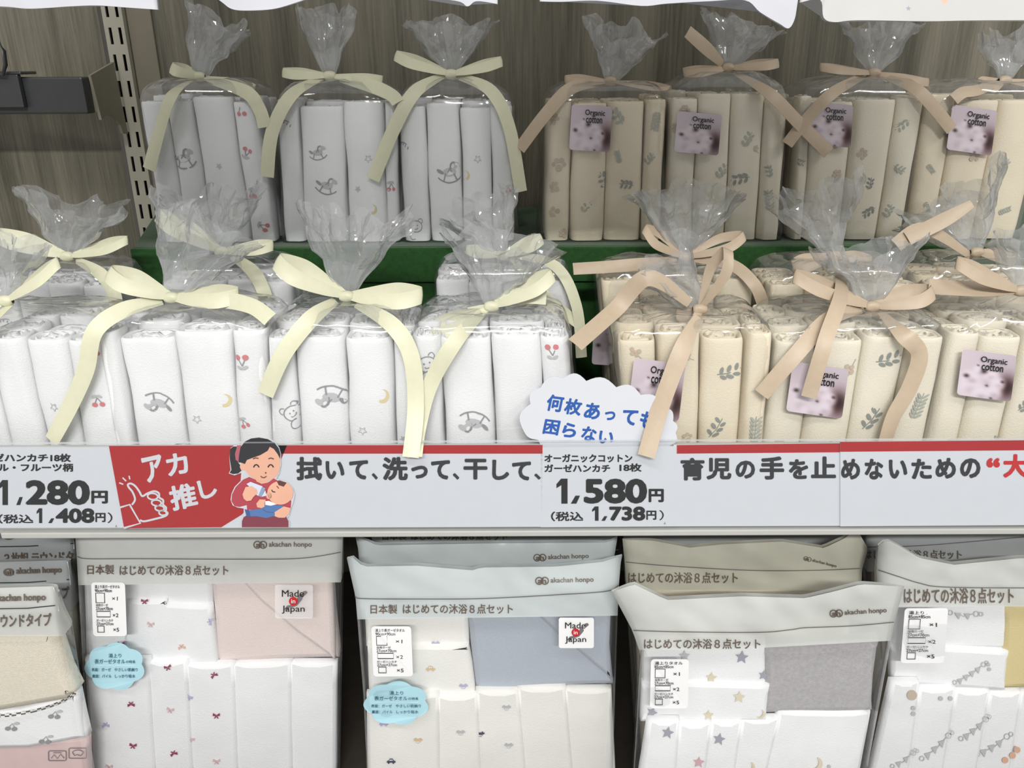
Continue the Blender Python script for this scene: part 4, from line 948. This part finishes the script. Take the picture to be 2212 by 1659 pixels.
def fan(P_, xt, xb, ytops, mat, prints, y0=1659):
    """five folded handkerchiefs overlapping like a fan; xt at their tops, xb at the frame's lower edge"""
    k = len(xt) - 1
    for i in range(k - 1, -1, -1):
        ya = ytops[i]; yb = P_.yb - 6
        ext = lambda a, c_: a + (c_ - a) * (yb - ya) / (y0 - ya)
        r1, r2 = xt[i + 1] + 6 * (i < k - 1), ext(xt[i + 1], xb[i + 1]) + 6 * (i < k - 1)
        pts = [(xt[i], ya), (r1, ytops[i] - (2 if i % 2 else -1)), (r2, yb), (ext(xt[i], xb[i]), yb)]
        mid = [p for p in prints if lerp_tab([(ya, xt[i]), (y0, xb[i])], p[1]) <= p[0] < lerp_tab([(ya, xt[i + 1]), (y0, xb[i + 1])], p[1])]
        P_.slab('folded_handkerchief', pts, mat,   .0032 + .0024 * i, .008, [p[2] for p in mid], wob=.0007)
PX = 'plain'
# pink set, left
p1 = Pack(.612, [(1120, 160), (1205, 166), (1430, 178), (1659, 190)], [(1120, 741), (1250, 736), (1659, 729)], [(160, 1118), (740, 1112)], lambda x: 1264 - 6 * (x - 170) / 560, 'towel set pack with pink towel and little bow prints, left of centre', seed=1)
p1.lettering([(167, 1202), (190, 1207), (300, 1207), (520, 1208), (650, 1206), (736, 1193)], [('日本製', 188, 1220, 246, 1241, .02), ('はじめての沐浴８点セット', 258, 1221, 493, 1243, .02)], (550, 1177, .95, 0))
p1.slab('bath_towel', [(452, 1235), (716, 1232), (722, 1330), (733, 1425), (600, 1428), (468, 1438), (460, 1330)], 'pink_terry', .015, .012)
p1.slab('folded_corner', [(500, 1236), (715, 1233), (720, 1330), (724, 1428), (640, 1368), (562, 1302)], 'pink_terry', .0105, .008)
p1.slab('gauze_towel', [(178, 1238), (456, 1236), (458, 1318), (300, 1330), (296, 1440), (184, 1440)], 'gauze_white', .0155, .008)
p1.slab('gauze_towel', [(272, 1298), (360, 1296), (362, 1304), (455, 1310), (470, 1436), (262, 1440)], 'gauze_white', .0115, .008, [bow(313, 1297, 7, 'bow_red'), bow(326, 1347, 7, 'bow_pink', .1), bow(393, 1396, 7, 'bow_orange', 3), bow(455, 1341, 7, 'lavender', 2)], 'folded gauze towel with tiny bow prints')
P_ = [(x, y, bow(x, y, 7.2, m_, r_)) for x, y, m_, r_ in ((263, 1389, 'bow_red', 0), (363, 1440, 'bow_red', -.3), (463, 1457, 'bow_red', 2.6), (284, 1520, 'bow_red', 3.1), (368, 1532, 'bow_pink', .2), (409, 1504, 'lavender', .6), (468, 1544, 'bow_red', 0), (229, 1565, 'lavender', 3), (413, 1594, 'bow_pink', .6), (288, 1609, 'bow_red', .1), (376, 1626, 'bow_red', 2.8), (468, 1643, 'bow_pink', 0), (236, 1655, 'bow_pink', .1))]
fan(p1, [180, 315, 398, 500, 623, 727], [194, 330, 411, 508, 626, 726], [1425, 1432, 1436, 1435, 1432], 'gauze_white', P_)
info(p1, 199, 1258, 272, 1374, '湯上り表ガーゼタオル', '90cm×90cm', .06); cloud(p1, 248, 1440, 63, 50, .4); made(p1, 594, 1263, 676, 1336, 'label_clear')
# blue set, centre, two more packs behind it
for D_, y_, lab, sd, lf, rg, tx in ((.672, 1128, 'blue towel set pack furthest back in the centre stack', 3, 802, 1336, (826, 1149, 1096, 1167)), (.634, 1168, 'second towel pack back in the centre stack, header only visible', 4, 774, 1334, None)):
    pk = Pack(D_, [(y_ - 8, lf - 6), (y_ + 20, lf), (1659, lf + 30)], [(y_ - 8, rg), (y_ + 40, rg - 8), (1659, rg - 24)], [(lf - 6, y_ - 8), (lf + 14, y_ - 2), (lf + 40, y_ + 10), (1050, y_ + 6), (rg - 20, y_ + 4), (rg, y_ - 8)], lambda x, y_=y_: y_ + 95, lab, 'header_blue', seed=sd, wr=1.4)
    pk.lettering(None if not tx else [(lf, 1185), (1336, 1188)], [('日本製', tx[0], tx[1], tx[0] + 52, tx[3], .02), ('はじめての沐浴８点セット', tx[0] + 62, tx[1] + 1, tx[2], tx[3], .02)] if tx else [], None if tx else (1155, 1205, .9, -.03))
    pk.slab('folded_towel', [(lf + 22, y_ + 60), (rg - 20, y_ + 60), (rg - 26, pk.yb - 8), (lf + 28, pk.yb - 8)], 'blue_terry', .006, .02)
p2 = Pack(.590, [(1200, 748), (1290, 768), (1500, 785), (1659, 792)], [(1190, 1346), (1215, 1341), (1275, 1336), (1659, 1324)], [(750, 1206), (764, 1204), (784, 1224), (900, 1222), (1020, 1232), (1040, 1226), (1200, 1224), (1300, 1214), (1344, 1200)], lambda x: 1338 - 8 * (x - 770) / 560, 'towel set pack with pale blue towel and car prints, front of the centre stack', 'header_blue', seed=2, wr=1.3)
p2.lettering([(768, 1288), (782, 1293), (900, 1294), (1040, 1293), (1200, 1285), (1310, 1277), (1337, 1264)], [('日本製', 800, 1306, 858, 1326, .02), ('はじめての沐浴８点セット', 870, 1305, 1108, 1326, .02)], (1159, 1255, .95, -.02))
p2.slab('bath_towel', [(1008, 1310), (1322, 1306), (1318, 1400), (1326, 1482), (1180, 1486), (1028, 1504), (1018, 1420)], 'blue_terry', .015, .012)
p2.slab('folded_corner', [(1140, 1312), (1321, 1308), (1317, 1400), (1322, 1470), (1262, 1420), (1198, 1366)], 'blue_terry', .0105, .008)
p2.slab('gauze_towel', [(786, 1312), (1010, 1312), (1014, 1400), (790, 1400)], 'gauze_warm', .0155, .008, [car(941, 1389, 8, 'lavender', -1)])
p2.slab('gauze_towel', [(792, 1394), (1012, 1394), (1014, 1406), (1020, 1440), (1028, 1506), (796, 1512)], 'gauze_warm', .0115, .008, [car(930, 1442, 9, 'car_orange'), car(1001, 1481, 8.5, 'lavender', -1)], 'folded gauze towel with tiny car prints')
P_ = [(x, y, car(x, y, 8.5, m_, f_)) for x, y, m_, f_ in ((829, 1561, 'lavender', 1), (903, 1598, 'car_orange', -1), (995, 1581, 'grey_print', -1), (1037, 1584, 'navy', -1), (1094, 1527, 'grey_print', -1), (1099, 1609, 'grey_print', -1), (845, 1642, 'navy', 1))]
fan(p2, [790, 942, 1027, 1116, 1217, 1322], [792, 945, 1034, 1130, 1232, 1330], [1502, 1506, 1494, 1488, 1490], 'gauze_warm', P_)
info(p2, 804, 1353, 890, 1461, '湯上り表ガーゼタオル', '90cm×90cm', .05); cloud(p2, 856, 1519, 68, 46, .4); made(p2, 1207, 1334, 1283, 1400)
# star set, right of centre, with two behind
pk = Pack(.668, [(1130, 1345), (1659, 1375)], [(1130, 1850), (1659, 1840)], [(1345, 1132), (1500, 1140), (1660, 1128), (1850, 1128)], lambda x: 1250, 'dim towel pack at the back of the stack behind the star set', 'header_shaded', seed=6, wr=1.6)
pk.slab('folded_towel', [(1375, 1200), (1830, 1200), (1820, pk.yb - 8), (1390, pk.yb - 8)], 'grey_terry', .006, .02)
p3b = Pack(.622, [(1140, 1342), (1215, 1350), (1659, 1380)], [(1130, 1868), (1190, 1874), (1230, 1862), (1659, 1850)], [(1340, 1166), (1410, 1168), (1490, 1183), (1560, 1176), (1690, 1170), (1780, 1184), (1830, 1160), (1850, 1142), (1872, 1180)], lambda x: 1275, 'crumpled cream-headed towel pack just behind the star set', 'header_sand', seed=7, wr=2.2)
p3b.lettering([(1352, 1214), (1440, 1222), (1620, 1232), (1760, 1232), (1858, 1228)], [('はじめての沐浴８点セット', 1357, 1236, 1594, 1260, .02)], (1738, 1206, .55, .25))
p3b.slab('folded_towel', [(1372, 1255), (1846, 1255), (1836, p3b.yb - 8), (1392, p3b.yb - 8)], 'gauze_cream', .006, .02)
p3 = Pack(.553, [(1268, 1316), (1362, 1366), (1420, 1386), (1659, 1372)], [(1262, 1955), (1345, 1932), (1400, 1922), (1659, 1874)], [(1316, 1280), (1370, 1262), (1440, 1296), (1600, 1288), (1740, 1292), (1800, 1278), (1860, 1262), (1900, 1264), (1955, 1268)], lambda x: 1404 - 18 * max(0, (x - 1560)) / 330, 'towel set pack with star prints and fluffy grey towel, right of centre', 'header_print', seed=8, wr=1.8)
p3.lettering([(1368, 1362), (1480, 1365), (1640, 1366), (1710, 1360), (1740, 1356), (1840, 1352), (1931, 1344)], [('はじめての沐浴８点セット', 1391, 1380, 1643, 1402, .02)], (1795, 1326, .93, -.06))
p3.slab('bath_towel', [(1650, 1400), (1780, 1396), (1902, 1384), (1892, 1460), (1886, 1540), (1650, 1545)], 'grey_terry', .014, .012)
p3.slab('gauze_towel', [(1390, 1385), (1656, 1385), (1658, 1480), (1388, 1482)], 'gauze_white', .0155, .008, [stp(1602, 1418, 15, 'star_grey', .1), stp(1536, 1462, 13, 'star_beige', .1), stp(1649, 1457, 12, 'star_grey', .2), stp(1478, 1415, 13, 'grey_print')])
p3.slab('gauze_towel', [(1388, 1478), (1480, 1474), (1664, 1480), (1656, 1562), (1384, 1562)], 'gauze_white', .0115, .008, [stp(1596, 1504, 14, 'star_beige', .1), stp(1408, 1537, 13, 'star_grey', .4), stp(1530, 1543, 12, 'star_beige'), moonp(1642, 1540, 10, 'star_beige')], 'folded gauze towel with star prints')
P_ = [(1442, 1581, stp(1442, 1581, 14, 'star_grey', .2)), (1553, 1595, stp(1553, 1595, 14, 'star_grey', .2)), (1509, 1645, stp(1509, 1645, 13, 'star_pink', .1)), (1618, 1660, moonp(1618, 1655, 12, 'star_beige')), (1764, 1650, moonp(1760, 1648, 16, 'star_beige')), (1790, 1654, dots([(1790, 1654)], 'grey_print', 4))]
fan(p3, [1400, 1464, 1534, 1600, 1682, 1884], [1384, 1458, 1522, 1586, 1656, 1862], [1558, 1566, 1560, 1556, 1538], 'gauze_white', P_)
info(p3, 1405, 1424, 1487, 1530, '湯上りタオル', '85cm×85cm', -.03)
# bunting set at the right edge, one behind
p4b = Pack(.640, [(1140, 1872), (1659, 1880)], [(1140, 2300), (1659, 2290)], [(1872, 1130), (2300, 1120)], lambda x: 1235, 'towel pack behind the bunting set, its header showing, darkened as in shade', 'header_shaded', seed=10, wr=1.2)
p4b.lettering([(1874, 1182), (2000, 1178), (2212, 1160), (2295, 1154)], [('はじめての沐浴８点セット', 1868, 1188, 2078, 1208, .02)])
p4b.slab('folded_towel', [(1900, 1225), (2280, 1225), (2270, p4b.yb - 8), (1905, p4b.yb - 8)], 'gauze_cream', .006, .02)
p4 = Pack(.592, [(1165, 1898), (1232, 1896), (1440, 1918), (1659, 1880)], [(1165, 2420), (1659, 2370)], [(1896, 1180), (1915, 1166), (1940, 1178), (1985, 1205), (2060, 1220), (2200, 1206), (2420, 1206)], lambda x: 1310, 'towel set pack with grey bunting prints at the right edge', 'header_print', seed=9, wr=2.0)
p4.lettering([(1897, 1231), (1940, 1245), (1988, 1260), (2040, 1268), (2212, 1270), (2410, 1268)], [('はじめての沐浴８点セット', 1953, 1270, 2190, 1304, .02)])
p4.slab('bath_towel', [(2170, 1300), (2392, 1300), (2386, 1490), (2160, 1490)], 'yellow_terry', .014, .012)
p4.slab('gauze_towel', [(1925, 1298), (2186, 1302), (2182, 1404), (1925, 1400)], 'gauze_white', .0155, .008, [bunting(2062, 1322, 2, 20, 1, 14)])
p4.slab('gauze_towel', [(1926, 1394), (2060, 1400), (2182, 1408), (2172, 1494), (1926, 1478)], 'gauze_white', .0115, .008, [bunting(2068, 1468, 4, 13, -8, 12), dots([(2134, 1434), (2136, 1444)], 'grey_print', 4)], 'folded gauze towel with bunting prints')
P_ = [(2015, 1610, bunting(1998, 1630, 3, 15, -13, 14)), (2100, 1580, bunting(2082, 1588, 3, 14, -11, 14)), (2150, 1610, bunting(2118, 1622, 3, 17, -10, 15)), (1952, 1640, bunting(1935, 1648, 2, 16, -10, 12)), (1969, 1500, dots([(1969, 1500)], 'twig', 11)), (1975, 1535, dots([(1972, 1528), (1972, 1540)], 'grey_print', 5)), (2035, 1507, dots([(2031, 1507), (2052, 1507)], 'grey_print', 5)), (2185, 1620, dots([(2170, 1640), (2186, 1630), (2196, 1618)], 'peach', 7))]
fan(p4, [1926, 1984, 2062, 2136, 2204, 2390], [1884, 1962, 2036, 2108, 2180, 2350], [1474, 1490, 1494, 1498, 1496], 'gauze_white', P_)
info(p4, 1950, 1314, 2044, 1432, '湯上りタオル', '85cm×85cm', -.1)

# bib packs at the left edge
def bib_pack(D, ytop, xr, lab, seed, front):
    g = 1.0 if front else .18
    k = Pack(D, [(ytop, -130), (1659, -130)], [(ytop, xr), (ytop + 70, xr + g * 9), (1659, xr + g * 62)], [(-130, ytop + 8), (xr, ytop)], lambda x: ytop + 108, lab, 'header_shaded' if not front else 'header_print', seed=seed, group='bib packs at the left edge', wr=.6, name='bib_pack', cat='bib pack')
    b = MB(); d = Draw(b, k.P); d.poly([(-128, ytop + 11), (xr - 5, ytop + 3), (xr + g * 6, ytop + 54), (-128, ytop + 62)], 'card_grey', 1); d.stroke([(-128, ytop + 50), (0, ytop + 49), (60, ytop + 48), (xr - 3, ytop + 42)], 2.2, 'ink_grey', 2)
    if front: d.text('akachan honpo', -14, ytop + 18, xr - 24, ytop + 38, 'ink_brown', .03, -.02, 2)
    else:
        d.stroke([(18 + 10 * math.cos(a), ytop + 26 + 7 * math.sin(a)) for a in [.4 * i for i in range(16)]], 3, 'ink_brown', 2, closed=True); d.text('ah', 9, ytop + 20, 28, ytop + 32, 'ink_brown', .03, 0, 2)
        d.text('akachan honpo', 34, ytop + 16, xr - 20, ytop + 34, 'ink_brown', .03, -.03, 2)
    b.build('header_card', k.root, smooth=False)
    tx = ('ラウンドタイプ', -18, 110) if front else (('３枚組 ラウンドタ', 8, 157) if ytop < 1150 else ('３枚組 ラウンドタイプ', -40, 150))
    b = MB(); d = Draw(b, k.P); d.text(tx[0], tx[1], ytop + 62, tx[2], ytop + 90, 'ink_brown', .025, -.03, 1); b.build('header_lettering', k.film)
    k.slab('bib', [(-128, ytop + 104), (xr - 22, ytop + 100), (xr - 6, ytop + 112), (xr + g * 20, ytop + 190), (xr + g * 42, ytop + 232), (xr + g * 22, ytop + 252), (-20 if front else 40, ytop + 280), (-128, ytop + 284)], 'beige_terry', .004, .016, label='beige upper part of the folded bibs')
    P1 = []
    for x, y in ((25, ytop + 302), (118, ytop + 276), (98, ytop + 330)):
        P1.append(lambda d, x=x, y=y: [d.circle(x - 7, y + 4, 6, 4.5, 'dark_print', 1), d.circle(x + 7, y + 5, 6, 4.5, 'dark_print', 1), d.stroke([(x - 6, y + 2), (x + 3, y - 7), (x + 8, y + 2)], 1.6, 'dark_print', 2), d.circle(x + 12, y - 7, 6, 3, 'grey_print', 2)])
    k.slab('bib_border', [(-128, ytop + 270), (40, ytop + 270), (xr + g * 30, ytop + 228), (xr + g * 44, ytop + 232), (xr + g * 66, ytop + 330), (60, ytop + 354), (-128, ytop + 356)], 'gauze_white', .007, .010, P1, 'white bib border with little fruit prints')
    b = MB(); sq = [(-128, ytop + 282), (-40, ytop + 282), (20, ytop + 279), (80, ytop + 268), (xr + g * 10, ytop + 250), (xr + g * 42, ytop + 230)]; cc = catmull(sq, 6)
    for w_, off in ((3.2, 1.7), (3.2, -1.7)):
        for i in range(len(cc) - 1):
            (ax, ay), (bx, by) = cc[i], cc[i + 1]
            n_ = max(1, int(math.hypot(bx - ax, by - ay) / 5))
            for j in range(n_):
                if (j + i * 3 + (off > 0)) % 2: continue
                A_ = (ax + (bx - ax) * j / n_, ay + (by - ay) * j / n_ + off); B_ = (ax + (bx - ax) * (j + 1) / n_, ay + (by - ay) * (j + 1) / n_ + off)
                Draw(b, lambda x, y, l: W(x, y, D + .0020)).stroke([A_, B_], w_, 'check', 1)
    b.build('checked_piping', k.root, smooth=False)
    k.slab('backing_card', [(-128, ytop + 345), (xr + g * 64, ytop + 325), (xr + g * 70, k.yb - 6), (-128, k.yb - 6)], 'pink_base', .012, .010, [lambda d: [d.stroke(rrect(106, 1620, 144, 1641, 3), 1.6, 'map_grey', 1, closed=True), d.stroke([(112, 1636), (118, 1628), (125, 1637), (132, 1627), (140, 1636)], 1.6, 'map_grey', 1), d.stroke([(116, 1624), (134, 1624)], 1.4, 'map_grey', 1), d.stroke(rrect(150, 1614, 188, 1636, 3), 1.6, 'map_grey', 1, closed=True), d.stroke(catmull([(162, 1630), (158, 1622), (170, 1618), (180, 1622), (176, 1630), (168, 1628)], 4), 1.6, 'map_grey', 1, closed=True)] if front else None])
    return k
bib_pack(.664, 1132, 160, 'bib pack third from the front, lettered header darkened as in shade under the rail', 13, False)
bib_pack(.622, 1210, 152, 'bib pack second from the front, grey header card with a black line', 12, False)
bib_pack(.574, 1266, 122, 'front bib pack with beige bib and checked piping at the left edge', 11, True)

# ------------------------------------------------------------------ white packs hanging above, only their lower ends in view
def hang(pts, D, lab, mat='gauze_white', th=.02, seed=0, prints=(), cloth=None):
    n = len(pts); zt2 = zat(40, D) + .46  # unseen upper part made tall to shade the back row and wall
    top = [(pts[0][0], zt2), (pts[-1][0], zt2)]
    c = W((pts[0][0] + pts[-1][0]) / 2, 0, D)
    r = thing('hanging_pack', (c.x, c.y, W(*pts[n // 2], D).z), lab, 'hanging pack', 'white packs hanging above the shelf')
    X = catmull(pts, 5); rows = []; m_ = len(X)
    for k in range(13):
        t = k / 12; R = []
        for x, y in X:
            p = W(x, y, D); p = Vector((p.x, p.y, p.z + (zt2 - p.z) * t))
            p.y += .0022 * noise.noise(Vector((p.x * 30 + seed, p.z * 30, seed))) - th / 2 * min(1, t * 5 + .12)
            R.append(p)
        for i in range(m_ - 1, -1, -1):
            p = R[i]; R.append(Vector((p.x, p.y + th * min(1, t * 5 + .12) + .0006, p.z)))
        rows.append(R)
    b = MB(); b.grid(rows, mat, closed=True); b.add(rows[0], [tuple(range(2 * m_))[::-1]], mat); b.add(rows[-1], [tuple(range(2 * m_))], mat)
    d = Draw(b, lambda x, y, l: W(x, y, D) + Vector((0, -th * .5 - .003, 0)))
    for p in prints: p(d)
    o = b.build('pouch', r)
    hk = MB(); hx = c.x; hk.tube([(hx, c.y - .03, zt2 - .012), (hx, yw, zt2 - .012)], .003, 'dark_steel'); 
    tag(hk.build('display_hook'), 'steel hook rod behind the %s' % lab.replace(' hanging', '').split(' with')[0], 'hook', 'steel hook rods')
    return r
plain('hanging_cloth', (206, 205, 203), 0.7, 0.02)
plain('poly_white', (204, 205, 211), 0.22, 0.02, 60, 0.3, 60)
hang([(-420, 12), (-160, 14), (0, 14), (60, 19), (110, 17), (150, 14), (210, 12), (270, 16), (341, 21)], .46, 'bright white pack hanging at the upper left corner', 'poly_white', seed=1)  # left end lengthened out of view to block light
hang([(455, -14), (480, 5), (500, 19), (530, 23), (590, 20), (640, 6), (690, -12)], .46, 'white pack corner hanging above the gap between the first two bags', 'poly_white', seed=2)
hang([(830, -12), (880, -8), (985, 2), (1010, 14), (1030, 3), (1075, 9)], .46, 'small white pack end hanging above the third back row bag', 'poly_white', seed=3)
hang([(1166, 3), (1215, 4), (1290, 2), (1385, 13), (1440, 8), (1530, 3), (1608, 1), (1640, 26), (1680, 50), (1703, 61), (1717, 32), (1716, -6)], .46, 'long white pack hanging with a pointed film corner at its right', 'poly_white', seed=4)
hang([(1726, 6), (1768, 0), (1776, 38), (1800, 48), (1850, 44), (2000, 46), (2140, 44), (2500, 44), (2660, 46)], .46, 'white star-printed pack hanging at the upper right corner', 'hanging_cloth', .03, 5, [stp(2003, 8, 9, 'bow_orange'), stp(1928, 23, 6, 'star_grey')])  # runs on out of view at the right to block light
for o in list(C.objects):
    if '_o' in o.keys(): del o['_o']
